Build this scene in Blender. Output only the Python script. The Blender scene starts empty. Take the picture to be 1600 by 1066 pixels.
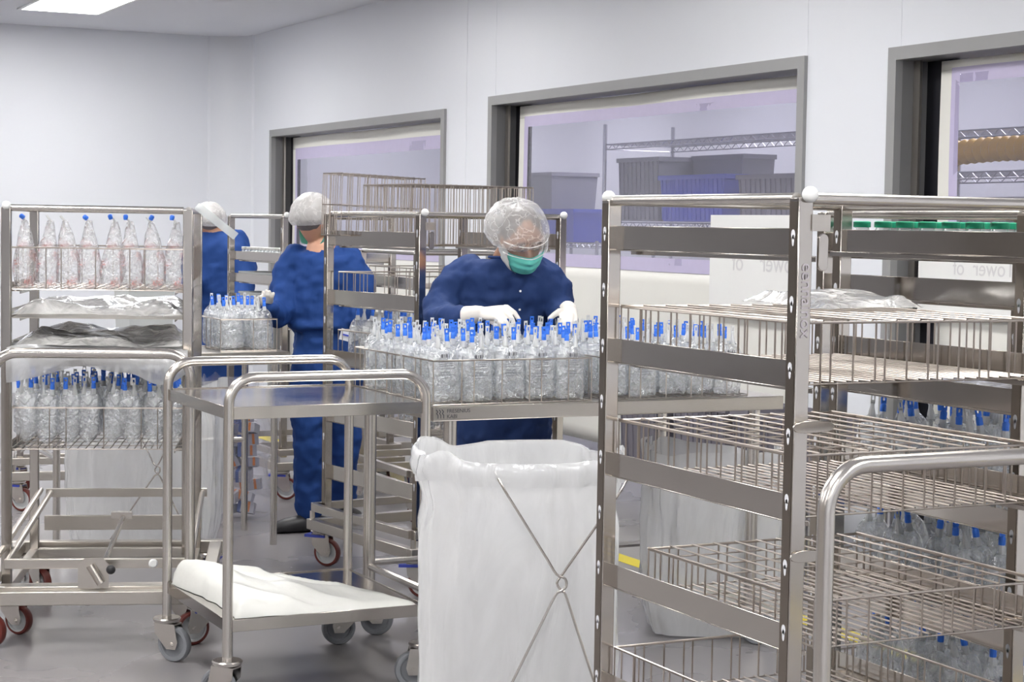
import bpy, math, random
from mathutils import Vector, Matrix, Euler, noise
random.seed(7)
PI = math.pi
S = bpy.context.scene
COL = S.collection

# ------------------------------------------------------------------ camera
AZ = math.radians(26.3)            # heading, clockwise from +Y (window wall runs along Y)
CA, SA = math.cos(AZ), math.sin(AZ)
EYE = 1.55
F = 2886.0
PITCH, ROLL = math.radians(3.55), math.radians(0.886)
cam_d = bpy.data.cameras.new('camera')
cam_d.sensor_fit = 'HORIZONTAL'; cam_d.sensor_width = 36.0
cam_d.lens = F / 1600 * 36.0
cam_d.clip_start = 0.05; cam_d.clip_end = 100
cam = bpy.data.objects.new('camera', cam_d); COL.objects.link(cam)
fwd = Vector((SA*math.cos(PITCH), CA*math.cos(PITCH), -math.sin(PITCH)))
rgt0 = Vector((CA, -SA, 0)); up0 = rgt0.cross(fwd)
rgt = rgt0*math.cos(ROLL) + up0*math.sin(ROLL)
up = -rgt0*math.sin(ROLL) + up0*math.cos(ROLL)
M = Matrix((rgt, up, -fwd)).transposed().to_4x4(); M.translation = (0, 0, EYE)
cam.matrix_world = M
S.camera = cam

# ------------------------------------------------------------------ world and exposure
S.view_settings.view_transform = 'Standard'
S.view_settings.look = 'None'
S.view_settings.gamma = 1.0
S.view_settings.use_curve_mapping = False
S.view_settings.exposure = 0.36
S.cycles.transparent_max_bounces = 32
S.cycles.max_bounces = 8
S.cycles.caustics_reflective = False
S.cycles.caustics_refractive = False
S.cycles.sample_clamp_indirect = 6.0
wd = bpy.data.worlds.new('world'); S.world = wd; wd.use_nodes = True
wd.node_tree.nodes['Background'].inputs[0].default_value = (0.93, 0.95, 1.0, 1)
wd.node_tree.nodes['Background'].inputs[1].default_value = 1.15
CEIL = 3.26; WALLX = 5.4; WALLY = 16.67
LIGHT = 21.0          # ceiling panel emission

def P(R, D, z=0.0):
    """point from distance to the right of and ahead of the camera"""
    return Vector((R*CA + D*SA, -R*SA + D*CA, z))

# ------------------------------------------------------------------ materials
def newmat(name):
    m = bpy.data.materials.new(name); m.use_nodes = True
    nt = m.node_tree; b = nt.nodes['Principled BSDF']
    return m, nt, b
def setb(b, **k):
    for n, v in k.items():
        n = n.replace('_', ' ')
        b.inputs[n].default_value = (*v, 1) if isinstance(v, tuple) else v
def add_noise(nt, b, scale=8.0, detail=4.0, bump=0.0, dist=0.01, vary=0.0, base=None, stretch=(1,1,1), rough=None):
    tc = nt.nodes.new('ShaderNodeTexCoord'); mp = nt.nodes.new('ShaderNodeMapping')
    mp.inputs['Scale'].default_value = stretch
    nz = nt.nodes.new('ShaderNodeTexNoise'); nz.inputs['Scale'].default_value = scale; nz.inputs['Detail'].default_value = detail
    nt.links.new(tc.outputs['Object'], mp.inputs[0]); nt.links.new(mp.outputs[0], nz.inputs['Vector'])
    if bump:
        bp = nt.nodes.new('ShaderNodeBump'); bp.inputs['Strength'].default_value = bump; bp.inputs['Distance'].default_value = dist
        nt.links.new(nz.outputs['Fac'], bp.inputs['Height']); nt.links.new(bp.outputs[0], b.inputs['Normal'])
    if vary and base:
        mx = nt.nodes.new('ShaderNodeMix'); mx.data_type = 'RGBA'
        mx.inputs[6].default_value = (*[c*(1-vary) for c in base], 1); mx.inputs[7].default_value = (*[min(1, c*(1+vary)) for c in base], 1)
        nt.links.new(nz.outputs['Fac'], mx.inputs[0]); nt.links.new(mx.outputs[2], b.inputs['Base Color'])
    if rough:
        mr = nt.nodes.new('ShaderNodeMapRange'); mr.inputs[3].default_value = rough[0]; mr.inputs[4].default_value = rough[1]
        nt.links.new(nz.outputs['Fac'], mr.inputs[0]); nt.links.new(mr.outputs[0], b.inputs['Roughness'])
    return nz
def simple(name, col, rough=0.5, metal=0.0, bump=0.0, scale=20.0, vary=0.04, dist=0.004, stretch=(1,1,1), spec=0.5, rr=None):
    m, nt, b = newmat(name)
    setb(b, Base_Color=col, Roughness=rough, Metallic=metal)
    b.inputs['Specular IOR Level'].default_value = spec
    add_noise(nt, b, scale, 4, bump, dist, vary, col, stretch, rr)
    return m
MT = {}
MT['steel'] = simple('brushed_steel', (.56,.525,.48), .3, 1, .05, 40, .05, .001, (1,1,8), rr=(.24,.42))
MT['steel_tube'] = simple('steel_tube', (.64,.61,.575), .24, 1, 0, 12, .04, .001, rr=(.2,.3))
MT['steel_reflect_dark'] = simple('steel_dark_reflection', (.27,.235,.20), .28, 1, 0, 14, .06)  # same steel, with a dark reflection put into the colour
MT['steel_polish'] = simple('polished_steel', (.56,.525,.485), .10, 1, .04, 5, .03, .004, rr=(.08,.2))
MT['wire'] = simple('wire_steel', (.50,.45,.41), .28, 1, 0, 10, .1)
MT['chrome'] = simple('chrome_wire', (.5,.5,.54), .2, 1, 0, 10, .05)
MT['white_plastic'] = simple('white_plastic', (.86,.87,.86), .35, vary=.02)
MT['wall'] = simple('wall_panel', (.80,.82,.87), .35, vary=.015, scale=1.2, spec=.3)
MT['ceiling'] = simple('ceiling_panel', (.74,.75,.80), .6, vary=.015, scale=1.0, spec=.2)
MT['frame_grey'] = simple('frame_grey', (.32,.32,.32), .45, vary=.05, scale=6)
MT['jamb'] = simple('jamb_grey', (.20,.20,.205), .4, vary=.08, scale=4)
MT['gap_dark'] = simple('dark_gap_strip', (.012,.012,.018), .5, vary=.1)  # shade of the gap beside the curtain, as a colour
MT['floor'] = simple('epoxy_floor', (.25,.238,.245), .28, vary=.05, scale=1.1, rr=(.22,.34))
MT['yellow'] = simple('yellow_line', (.75,.62,.05), .5)
MT['cream'] = simple('cream_vinyl', (.86,.85,.80), .4, vary=.03, bump=.15, scale=3, dist=.02)
MT['lilac'] = simple('lilac_tape', (.60,.55,.76), .4, vary=.04)
MT['paper'] = simple('paper', (.88,.88,.87), .6, vary=.01)
MT['ink'] = simple('grey_ink', (.45,.42,.45), .6, vary=.02)
MT['ink_dark'] = simple('dark_ink', (.10,.10,.11), .6, vary=.02)
MT['faint'] = simple('faint_ink', (.72,.71,.72), .6, vary=.02)
MT['bin_grey'] = simple('bin_grey', (.21,.20,.24), .45, vary=.05)
MT['bin_blue'] = simple('bin_blue', (.06,.09,.52), .45, vary=.05)
MT['tote'] = simple('tote_grey', (.55,.57,.57), .45, vary=.03)
MT['hose'] = simple('yellow_hose', (.80,.46,.03), .45, vary=.1)
MT['blue_cap'] = simple('blue_cap', (.045,.22,.92), .35, vary=.06)
MT['gown'] = simple('navy_gown', (.024,.049,.150), .72, bump=.5, scale=9, vary=.10, dist=.015, stretch=(1,1,.45), spec=.15)
MT['gown_b'] = simple('royal_gown', (.020,.060,.225), .72, bump=.5, scale=8, vary=.10, dist=.015, stretch=(1,1,.45), spec=.15)
MT['skin'] = simple('skin', (.40,.21,.13), .5, vary=.05)
MT['hair'] = simple('dark_hair', (.10,.09,.09), .6, vary=.3, scale=60, stretch=(1,1,.2))
MT['hair_grey'] = simple('grey_hair', (.19,.17,.165), .6, vary=.2, scale=60)
MT['glove'] = simple('latex_glove', (.80,.76,.70), .5, bump=.25, scale=45, vary=.03, dist=.003)
MT['mask'] = simple('teal_mask', (.16,.66,.56), .7, vary=.06, scale=30)
MT['rubber_black'] = simple('black_rubber', (.025,.025,.028), .5, vary=.1)
MT['rubber_grey'] = simple('grey_rubber', (.24,.25,.27), .55, vary=.05)
MT['wheel_red'] = simple('red_tread', (.13,.022,.016), .4, vary=.1)
MT['hub_white'] = simple('hub_plastic', (.60,.61,.62), .4, vary=.03)
MT['green_cap'] = simple('green_cap', (.02,.40,.22), .4)
MT['vial_cap'] = simple('vial_cap', (.70,.70,.68), .4)
MT['sheet'] = simple('white_liner', (.80,.80,.76), .4, bump=.35, scale=7, vary=.02, dist=.02)
MT['carton'] = simple('carton', (.60,.60,.64), .5)
MT['carton_blue'] = simple('carton_blue', (.10,.16,.42), .5)
MT['carton_orange'] = simple('carton_orange', (.85,.28,.06), .5)
MT['tag'] = simple('tag_grey', (.75,.76,.80), .5)

def film(name, col, opac, *aa, **kk):
    st = kk.pop('st', None); m = film_(name, col, opac, *aa, **kk)
    if st:
        nt = m.node_tree; tc = [n for n in nt.nodes if n.type == 'TEX_COORD'][0]
        mp = nt.nodes.new('ShaderNodeMapping'); mp.inputs['Scale'].default_value = st
        tgt = [l.to_socket for l in nt.links if l.from_node == tc]
        nt.links.new(tc.outputs['Object'], mp.inputs[0])
        for t in tgt: nt.links.new(mp.outputs[0], t)
    return m
def film_(name, col, opac, gloss_r=.12, bump=.6, scale=30, dist=.006, tint=(1,1,1), transl=.4, gl=1.0, pink=None, speck=0.0, vein=None):
    """thin clear or milky plastic: transparent + diffuse/translucent + a glossy coat, wrinkled"""
    m = bpy.data.materials.new(name); m.use_nodes = True
    nt = m.node_tree; nt.nodes.clear(); N = nt.nodes.new; L = nt.links.new
    out = N('ShaderNodeOutputMaterial'); tr = N('ShaderNodeBsdfTransparent'); tr.inputs[0].default_value = (*tint, 1)
    df = N('ShaderNodeBsdfDiffuse'); df.inputs[0].default_value = (*col, 1)
    tl = N('ShaderNodeBsdfTranslucent'); tl.inputs[0].default_value = (*col, 1)
    gs = N('ShaderNodeBsdfGlossy'); gs.inputs['Roughness'].default_value = gloss_r; gs.inputs[0].default_value = (.95,.97,1,1)
    tc = N('ShaderNodeTexCoord'); nz = N('ShaderNodeTexNoise'); nz.inputs['Scale'].default_value = scale; nz.inputs['Detail'].default_value = 5; nz.inputs['Distortion'].default_value = .8
    L(tc.outputs['Object'], nz.inputs['Vector'])
    bp = N('ShaderNodeBump'); bp.inputs['Strength'].default_value = bump; bp.inputs['Distance'].default_value = dist
    L(nz.outputs['Fac'], bp.inputs['Height'])
    for s in (df, tl, gs): L(bp.outputs[0], s.inputs['Normal'])
    m1 = N('ShaderNodeMixShader'); m1.inputs[0].default_value = transl; L(df.outputs[0], m1.inputs[1]); L(tl.outputs[0], m1.inputs[2])
    m2 = N('ShaderNodeMixShader'); m2.inputs[0].default_value = opac; L(tr.outputs[0], m2.inputs[1]); L(m1.outputs[0], m2.inputs[2])
    if speck or vein:
        if vein:
            vo = N('ShaderNodeTexVoronoi'); vo.feature = 'DISTANCE_TO_EDGE'; vo.inputs['Scale'].default_value = vein
            nz2 = N('ShaderNodeTexNoise'); nz2.inputs['Scale'].default_value = 11; nz2.inputs['Detail'].default_value = 5; L(tc.outputs['Object'], nz2.inputs['Vector'])
            mxv = N('ShaderNodeMix'); mxv.data_type = 'VECTOR'; mxv.inputs[0].default_value = .22
            L(tc.outputs['Object'], mxv.inputs[4]); L(nz2.outputs['Color'], mxv.inputs[5]); L(mxv.outputs[1], vo.inputs['Vector'])
            mr = N('ShaderNodeMapRange'); mr.inputs[1].default_value = 0; mr.inputs[2].default_value = .055; mr.inputs[3].default_value = .78; mr.inputs[4].default_value = opac
            L(vo.outputs['Distance'], mr.inputs[0])
        else:
            mr = N('ShaderNodeMapRange'); mr.inputs[1].default_value = .35; mr.inputs[2].default_value = .7; mr.inputs[3].default_value = max(0, opac-speck); mr.inputs[4].default_value = min(1, opac+speck)
            L(nz.outputs['Fac'], mr.inputs[0])
        L(mr.outputs[0], m2.inputs[0])
    if pink:
        nz3 = N('ShaderNodeTexNoise'); nz3.inputs['Scale'].default_value = 22; L(tc.outputs['Object'], nz3.inputs['Vector'])
        mr3 = N('ShaderNodeMapRange'); mr3.inputs[1].default_value = .5; mr3.inputs[2].default_value = .62; L(nz3.outputs['Fac'], mr3.inputs[0])
        mc = N('ShaderNodeMix'); mc.data_type = 'RGBA'; mc.inputs[6].default_value = (*col, 1); mc.inputs[7].default_value = (*pink, 1)
        L(mr3.outputs[0], mc.inputs[0]); L(mc.outputs[2], df.inputs[0]); L(mc.outputs[2], tl.inputs[0])
    lw = N('ShaderNodeLayerWeight'); L(bp.outputs[0], lw.inputs['Normal'])
    pw = N('ShaderNodeMath'); pw.operation = 'POWER'; pw.inputs[1].default_value = 4.0; L(lw.outputs['Facing'], pw.inputs[0])
    mu = N('ShaderNodeMath'); mu.operation = 'MULTIPLY_ADD'; mu.inputs[1].default_value = .7*gl; mu.inputs[2].default_value = .05*gl; mu.use_clamp = True; L(pw.outputs[0], mu.inputs[0])
    m3 = N('ShaderNodeMixShader'); L(mu.outputs[0], m3.inputs[0]); L(m2.outputs[0], m3.inputs[1]); L(gs.outputs[0], m3.inputs[2])
    L(m3.outputs[0], out.inputs[0])
    return m
MT['pouch'] = film('fluid_pouch', (.92,.94,.95), .29, .06, 1.0, 30, .014, (.98,.99,.995), .4, 3.4, speck=.28)
MT['overwrap'] = film('overwrap', (.90,.90,.90), .26, .08, 1.0, 45, .012, (.96,.96,.96), .4, 1.8, pink=(.85,.35,.32), speck=.25)
MT['port'] = film('port_plastic', (.93,.94,.94), .93, .2, .2, 30, .002)
MT['trash'] = film('milky_liner', (.90,.905,.91), .74, .16, .55, 7, .03, (1,1,1), .5, 1.1, speck=.10, st=(1,1,.28))
MT['shelf_film'] = film('shelf_film', (.93,.92,.90), .74, .2, .6, 14, .02, (1,1,1), .4, 2.0, speck=.3)
MT['clear_vinyl'] = film('clear_vinyl', (.64,.63,.71), .20, .03, .35, 1.6, .03, (.93,.92,.97), .4, 1.0)
MT['cap_film'] = film('bouffant', (.95,.95,.95), .27, .3, .5, 30, .008, (1,1,1), .5, .5, vein=16)
MT['cap_film2'] = film('bouffant_dense', (.93,.92,.91), .58, .3, .5, 30, .008, (1,1,1), .5, .5, vein=14)
MT['skin2'] = simple('skin_light', (.62,.34,.23), .5, vary=.05)
MT['clear_bag'] = film('clear_bag', (.80,.80,.86), .10, .1, .8, 10, .03, (.97,.97,1), .4, .9)
MT['glass'] = film('vial_glass', (.9,.92,.92), .3, .05, .1, 10, .002, (.95,.97,.97), .4, 1.5)
MT['lens'] = film('lens', (.9,.9,.9), .06, .03, 0, 10, .002, (1,1,1), .4, 1.5)
def emit(name, col, s):
    m = bpy.data.materials.new(name); m.use_nodes = True; nt = m.node_tree; nt.nodes.clear()
    o = nt.nodes.new('ShaderNodeOutputMaterial'); e = nt.nodes.new('ShaderNodeEmission')
    e.inputs[0].default_value = (*col, 1); e.inputs[1].default_value = s; nt.links.new(e.outputs[0], o.inputs[0]); return m
MT['panel_light'] = emit('panel_light', (1.0,.985,.96), LIGHT)
MT['panel_light2'] = emit('panel_light_next_room', (.92,.92,1.0), 13.0)  # for the unseen panels added to brighten the next room

# ------------------------------------------------------------------ mesh builder
class MB:
    def __init__(s): s.v = []; s.f = []
    def box(s, a, b, m=None):
        x0,y0,z0 = a; x1,y1,z1 = b; n = len(s.v)
        vs = [Vector(p) for p in ((x0,y0,z0),(x1,y0,z0),(x1,y1,z0),(x0,y1,z0),(x0,y0,z1),(x1,y0,z1),(x1,y1,z1),(x0,y1,z1))]
        if m is not None: vs = [m @ p for p in vs]
        s.v += vs
        s.f += [tuple(n+i for i in q) for q in ((0,3,2,1),(4,5,6,7),(0,1,5,4),(1,2,6,5),(2,3,7,6),(3,0,4,7))]
        return s
    def ring(s, pts): n = len(s.v); s.v += [Vector(p) for p in pts]; return list(range(n, n+len(pts)))
    def bridge(s, a, b, closed=True):
        k = len(a)
        for i in range(k if closed else k-1):
            j = (i+1) % k; s.f.append((a[i], a[j], b[j], b[i]))
    def tube(s, pts, r, seg=8, closed=False, caps=True):
        pts = [Vector(p) for p in pts]; n = len(pts); rs = r if isinstance(r, (list, tuple)) else [r]*n
        t0 = (pts[1]-pts[0]).normalized()
        u = t0.orthogonal().normalized()
        rings = []
        for i in range(n):
            if closed: t = (pts[(i+1) % n]-pts[i-1]).normalized()
            elif i == 0: t = t0
            elif i == n-1: t = (pts[-1]-pts[-2]).normalized()
            else: t = ((pts[i+1]-pts[i]).normalized()+(pts[i]-pts[i-1]).normalized()).normalized()
            u = (u - t*u.dot(t)).normalized(); w = t.cross(u)
            rr = rs[i]
            if not closed and 0 < i < n-1:
                c = (pts[i+1]-pts[i]).normalized().dot(t)
                k = 1.0/max(.5, c)
            else: k = 1.0
            rings.append(s.ring([pts[i]+(u*math.cos(2*PI*j/seg)+w*math.sin(2*PI*j/seg))*rr for j in range(seg)]))
        for i in range(n-1): s.bridge(rings[i], rings[i+1])
        if closed: s.bridge(rings[-1], rings[0])
        elif caps:
            s.f.append(tuple(reversed(rings[0]))); s.f.append(tuple(rings[-1]))
        return s
    def lathe(s, prof, seg=20, m=None, cap=True):
        rings = []
        for r, z in prof:
            pts = [Vector((r*math.cos(2*PI*j/seg), r*math.sin(2*PI*j/seg), z)) for j in range(seg)]
            if m is not None: pts = [m @ p for p in pts]
            rings.append(s.ring(pts))
        for i in range(len(rings)-1): s.bridge(rings[i], rings[i+1])
        if cap: s.f.append(tuple(reversed(rings[0]))); s.f.append(tuple(rings[-1]))
        return s
    def loft(s, rings, cap=True):
        rr = [s.ring(r) for r in rings]
        for i in range(len(rr)-1): s.bridge(rr[i], rr[i+1])
        if cap: s.f.append(tuple(reversed(rr[0]))); s.f.append(tuple(rr[-1]))
        return s
    def ball(s, c, r, seg=14, rings=9, m=None):
        if not isinstance(r, (tuple, list)): r = (r, r, r)
        rr = []
        for i in range(1, rings):
            th = PI*i/rings
            pts = [Vector((c[0]+r[0]*math.sin(th)*math.cos(2*PI*j/seg), c[1]+r[1]*math.sin(th)*math.sin(2*PI*j/seg), c[2]-r[2]*math.cos(th))) for j in range(seg)]
            if m is not None: pts = [m @ p for p in pts]
            rr.append(pts)
        return s.loft(rr)
    def grid(s, fn, nu, nv, closed_u=False):
        """fn(u,v)->point, u,v in 0..1"""
        rows = [s.ring([fn(i/(nu if closed_u else nu-1), j/(nv-1)) for i in range(nu)]) for j in range(nv)]
        for j in range(nv-1): s.bridge(rows[j], rows[j+1], closed_u)
        return s
    def prism(s, outline, d, m=None):
        """outline in x,z extruded along y by d, centred"""
        a = [Vector((x, -d/2, z)) for x, z in outline]; b = [Vector((x, d/2, z)) for x, z in outline]
        if m is not None: a = [m @ p for p in a]; b = [m @ p for p in b]
        ra = s.ring(a); rb = s.ring(b); s.bridge(rb, ra); s.f.append(tuple(ra)); s.f.append(tuple(reversed(rb))); return s
    def mesh(s, name, mat, ang=35):
        me = bpy.data.meshes.new(name); me.from_pydata([tuple(v) for v in s.v], [], s.f); me.validate(); me.update()
        if mat is not None: me.materials.append(MT[mat] if isinstance(mat, str) else mat)
        if ang:
            me.shade_smooth(); me.set_sharp_from_angle(angle=math.radians(ang))
        return me
    def build(s, name, mat, parent=None, ang=35, bevel=0):
        o = bpy.data.objects.new(name, s.mesh(name, mat, ang)); COL.objects.link(o)
        if parent is not None: o.parent = parent
        if bevel:
            b = o.modifiers.new('bevel', 'BEVEL'); b.width = bevel; b.segments = 2; b.limit_method = 'ANGLE'
        return o

def tag(o, label, cat, group=None, kind=None):
    if label: o['label'] = label
    if cat: o['category'] = cat
    if group: o['group'] = group
    if kind: o['kind'] = kind
    return o
def thing(name, label, cat, loc=(0,0,0), yaw=0.0, group=None):
    o = bpy.data.objects.new(name, None); COL.objects.link(o); o.empty_display_size = .1
    o.location = loc; o.rotation_euler = (0, 0, yaw)
    return tag(o, label, cat, group)
def struct(o): o['kind'] = 'structure'; return o
def text(name, body, size, mat, parent, mtx, depth=.0006):
    c = bpy.data.curves.new(name, 'FONT'); c.body = body; c.size = size; c.extrude = depth; c.align_x = 'LEFT'
    o = bpy.data.objects.new(name, c); COL.objects.link(o); c.materials.append(MT[mat])
    if parent is not None: o.parent = parent
    dg = bpy.context.evaluated_depsgraph_get(); dg.update(); me = bpy.data.meshes.new_from_object(o.evaluated_get(dg))
    bpy.data.objects.remove(o); o = bpy.data.objects.new(name, me); COL.objects.link(o)
    if parent is not None: o.parent = parent
    o.matrix_local = mtx
    return o
def smooth_pts(pts, n=4):
    """Catmull-Rom"""
    p = [Vector(q) for q in pts]; p = [p[0]*2-p[1]] + p + [p[-1]*2-p[-2]]; out = []
    for i in range(1, len(p)-2):
        for k in range(n):
            t = k/n
            out.append(.5*((2*p[i])+(-p[i-1]+p[i+1])*t+(2*p[i-1]-5*p[i]+4*p[i+1]-p[i+2])*t*t+(-p[i-1]+3*p[i]-3*p[i+1]+p[i+2])*t**3))
    out.append(p[-2]); return out
def nz3(p, s=1.0): return noise.noise(Vector(p)*s)
ORD = ['first','second','third','fourth','fifth','sixth','seventh','eighth','ninth','tenth','eleventh','twelfth']

# ================================================================== SETTING
def quad_obj(name, boxes, mat):
    m = MB()
    for a, b in boxes: m.box(a, b)
    return struct(m.build(name, mat))
quad_obj('floor', [((-8,-6,-.1),(10.5,19,0))], 'floor')
quad_obj('ceiling', [((-8.2,-6.2,CEIL),(WALLX+.35,WALLY+.2,CEIL+.1))], 'ceiling')
quad_obj('wall_left', [((-8,WALLY,0),(WALLX+.3,WALLY+.2,CEIL))], 'wall')
# window openings: (y0, y1, top)
OPEN = [(12.85, 17.0, 2.36), (7.66, 11.36, 2.42), (2.6, 6.62, 2.405)]
OPEN[0] = (12.98, 14.2, 2.36)
def wy(px, x=WALLX):
    t = (px-800)/F; D = x/(t*CA+SA); return -t*D*SA + D*CA
OPEN[0] = (wy(693), wy(421), 2.375)
OPEN[1] = (wy(1252), wy(761), 2.42)
OPEN[2] = (2.2, wy(1381.5), 2.405)
segs = []; ys = sorted([(a, b, t) for a, b, t in OPEN]); cur = -6.0
for a, b, t in ys:
    segs.append(((WALLX, cur, 0), (WALLX+.22, a, CEIL))); segs.append(((WALLX, a, t), (WALLX+.22, b, CEIL))); cur = b
segs.append(((WALLX, cur, 0), (WALLX+.22, WALLY, CEIL)))
quad_obj('wall_right', segs, 'wall')
MT['wall_reflected'] = simple('taupe_wall_reflected', (.46,.42,.39), .5, vary=.45, scale=.7)  # taupe mottling made up for the steel to mirror
quad_obj('wall_front', [((-8,-6.2,0),(WALLX+.3,-6,CEIL))], 'wall')
quad_obj('wall_west', [((-8.2,-6,0),(-8,WALLY,CEIL))], 'wall_reflected')  # unseen wall, added to give the steel darker reflections
# panel seams and cove
for i, (yy, z0_) in enumerate([(wy(768), 2.43), (wy(1394), 2.41), (wy(1246)-.02, 0), (wy(700)-.25, 0)]):
    quad_obj('trim_%d' % (i+1), [((WALLX-.002, yy-.010, z0_), (WALLX, yy+.010, CEIL))], 'wall')
mc = MB()
arc = [(WALLX-.32+.30*math.sin(t*PI/10), WALLY-.02-.30*(1-math.cos(t*PI/10))) for t in range(6)]
mc.loft([[Vector((x, y, z)) for x, y in ([(WALLX-.34, WALLY-.0)] + arc + [(WALLX, WALLY-.34), (WALLX, WALLY)])] for z in (0.0, CEIL)])
struct(mc.build('trim_5', 'wall'))
quad_obj('trim_6', [((4.24,-2,.0005),(4.34,16.4,.0015))], 'yellow')

def window(n, y0, y1, top, clear_z, left_gap, sag):
    fw = .06
    m = MB(); x = WALLX
    m.box((x-.02, y0, 0), (x+.02, y0+fw, top-fw)); m.box((x-.02, y1-fw, 0), (x+.02, y1, top-fw)); m.box((x-.02, y0, top-fw), (x+.02, y1, top))
    root = struct(m.build('window_%d' % n, 'frame_grey'))
    j = MB(); j.box((x+.02, y1-fw, 0), (x+.225, y1-fw+.02, top-fw)); j.box((x+.02, y0+fw-.02, 0), (x+.2, y0+fw, top-fw)); j.box((x+.02, y0+fw, top-fw), (x+.2, y1-fw, top-fw+.01))
    j.build('jamb', 'jamb', root)
    g = MB(); g.box((x+.085, y1-fw-.045, 0), (x+.10, y1-fw, top-fw)); g.build('post', 'steel', root)
    g = MB(); g.box((x+.165, y1-fw-.21, 0), (x+.18, y1-fw, top-fw)); g.build('gap_strip', 'gap_dark', root)  # near-black strip stands in for the dark gap between post and curtain
    # vinyl curtain with a clear panel edged in lilac tape
    cx = x+.135; ya = y0+fw+.005; yb = y1-fw-left_gap
    za, zb = clear_z; by = .09; lt = .06
    def wav(y, z, amp=.012): return cx + amp*math.sin(y*3.1+z*1.3)+amp*.8*nz3((y*1.5, z*1.2, n*3.3))
    def sheet(y_a, y_b, z_a, z_b, name, mat, off=0, nu=24, nv=12, amp=.012, thick=True):
        mm = MB()
        mm.grid(lambda u, v: Vector((wav(y_a+(y_b-y_a)*u, z_a+(z_b-z_a)*v, amp)+off, y_a+(y_b-y_a)*u, z_a+(z_b-z_a)*v)), nu, nv)
        o = mm.build(name, mat, root, 60)
        if thick: sd = o.modifiers.new('s', 'SOLIDIFY'); sd.thickness = .002
        return o
    c = MB()
    for (a, b, p, q) in ((ya, yb, .22, za), (ya, yb, zb, top-fw-.01), (yb-by, yb, za, zb), (ya, ya+.02, za, zb)):
        c.grid(lambda u, v: Vector((wav(a+(b-a)*u, p+(q-p)*v), a+(b-a)*u, p+(q-p)*v)), 30, 14)
    o = c.build('curtain', 'cream', root, 60); sd = o.modifiers.new('s', 'SOLIDIFY'); sd.thickness = .002
    t = MB()
    for (a, b, p, q) in ((ya, yb-by+.01, za-.02, za+lt), (ya, yb-by+.01, zb-lt-sag, zb+.01), (yb-by-lt*.8, yb-by+.01, za, zb), (ya, ya+lt, za, zb)):
        t.grid(lambda u, v: Vector((wav(a+(b-a)*u, p+(q-p)*v)-.006, a+(b-a)*u, p+(q-p)*v)), 30, 5)
    t.build('tape', 'lilac', root, 60)
    sheet(ya+.02, yb-by-.02, za+.02, zb-.02, 'clear_panel', 'clear_vinyl', -.002, 50, 26, .016, False)
    return root
window(1, *OPEN[0], (1.30, 2.20), .12, .03)
window(2, *OPEN[1], (1.32, 2.27), .13, .0)
window(3, *OPEN[2], (1.30, 2.29), .15, .0)

# next room
NX = 8.6
MT['wall_next'] = simple('lavender_wall', (.56,.56,.60), .5, vary=.05, scale=.8)
quad_obj('wall_back', [((NX,-3,0),(NX+.1,19,3.3))], 'wall_next')
quad_obj('wall_side', [((WALLX+.22,18.9,0),(NX,19,3.3)), ((WALLX+.22,WALLY,0),(WALLX+.3,19,3.3))], 'wall_next')
quad_obj('ceiling_next_room', [((WALLX+.35,-3,3.0),(NX+.1,19,3.1))], 'ceiling')
# ceiling lights
def ceiling_light(x, y, z, sx, sy, label, mat='panel_light', group=None):
    t = thing('ceiling_light', label, 'ceiling light', (x, y, z), 0, group)
    m = MB()
    for a, b in (((-sx/2-.03,-sy/2-.03,-.012),(sx/2+.03,-sy/2,0)), ((-sx/2-.03,sy/2,-.012),(sx/2+.03,sy/2+.03,0)), ((-sx/2-.03,-sy/2,-.012),(-sx/2,sy/2,0)), ((sx/2,-sy/2,-.012),(sx/2+.03,sy/2,0))): m.box(a, b)
    m.build('frame', 'white_plastic', t)
    MB().box((-sx/2,-sy/2,-.008),(sx/2,sy/2,-.001)).build('diffuser', mat, t)
    return t
c0 = P(-3.05, 14.35)
lab = 'bright rectangular ceiling light panel at the upper left, above the far corner'
ceiling_light(3.41, 14.74, CEIL, .62, 1.25, lab)
k = 0
for (x, y) in ((3.4,11.0),(3.4,7.4),(3.4,3.8),(3.4,.2),(3.4,-3.6),(.6,13.0),(.6,9.4),(.6,5.8),(.6,2.2),(.6,-1.4),(.6,-4.6),(-2.4,11.6),(-2.4,7.6),(-2.4,3.8),(-2.4,0),(-2.4,-3.8),(-5.6,9.6),(-5.6,4.4),(-5.6,-.8)):
    ceiling_light(x, y, CEIL, .62, 1.25, 'ceiling light panel overhead, outside the picture', group='ceiling light panels outside the picture')
for (x, y) in ((7.4,17.4),(7.4,15.0),(7.4,12.6),(7.4,10.2),(7.4,7.8),(7.4,5.2)):  # unseen panels, added to brighten the lavender wall
    ceiling_light(x, y, 3.0, .6, 1.2, 'added unseen ceiling light panel in the room behind the curtains', 'panel_light2', 'added unseen ceiling lights in the room behind the curtains')
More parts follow.
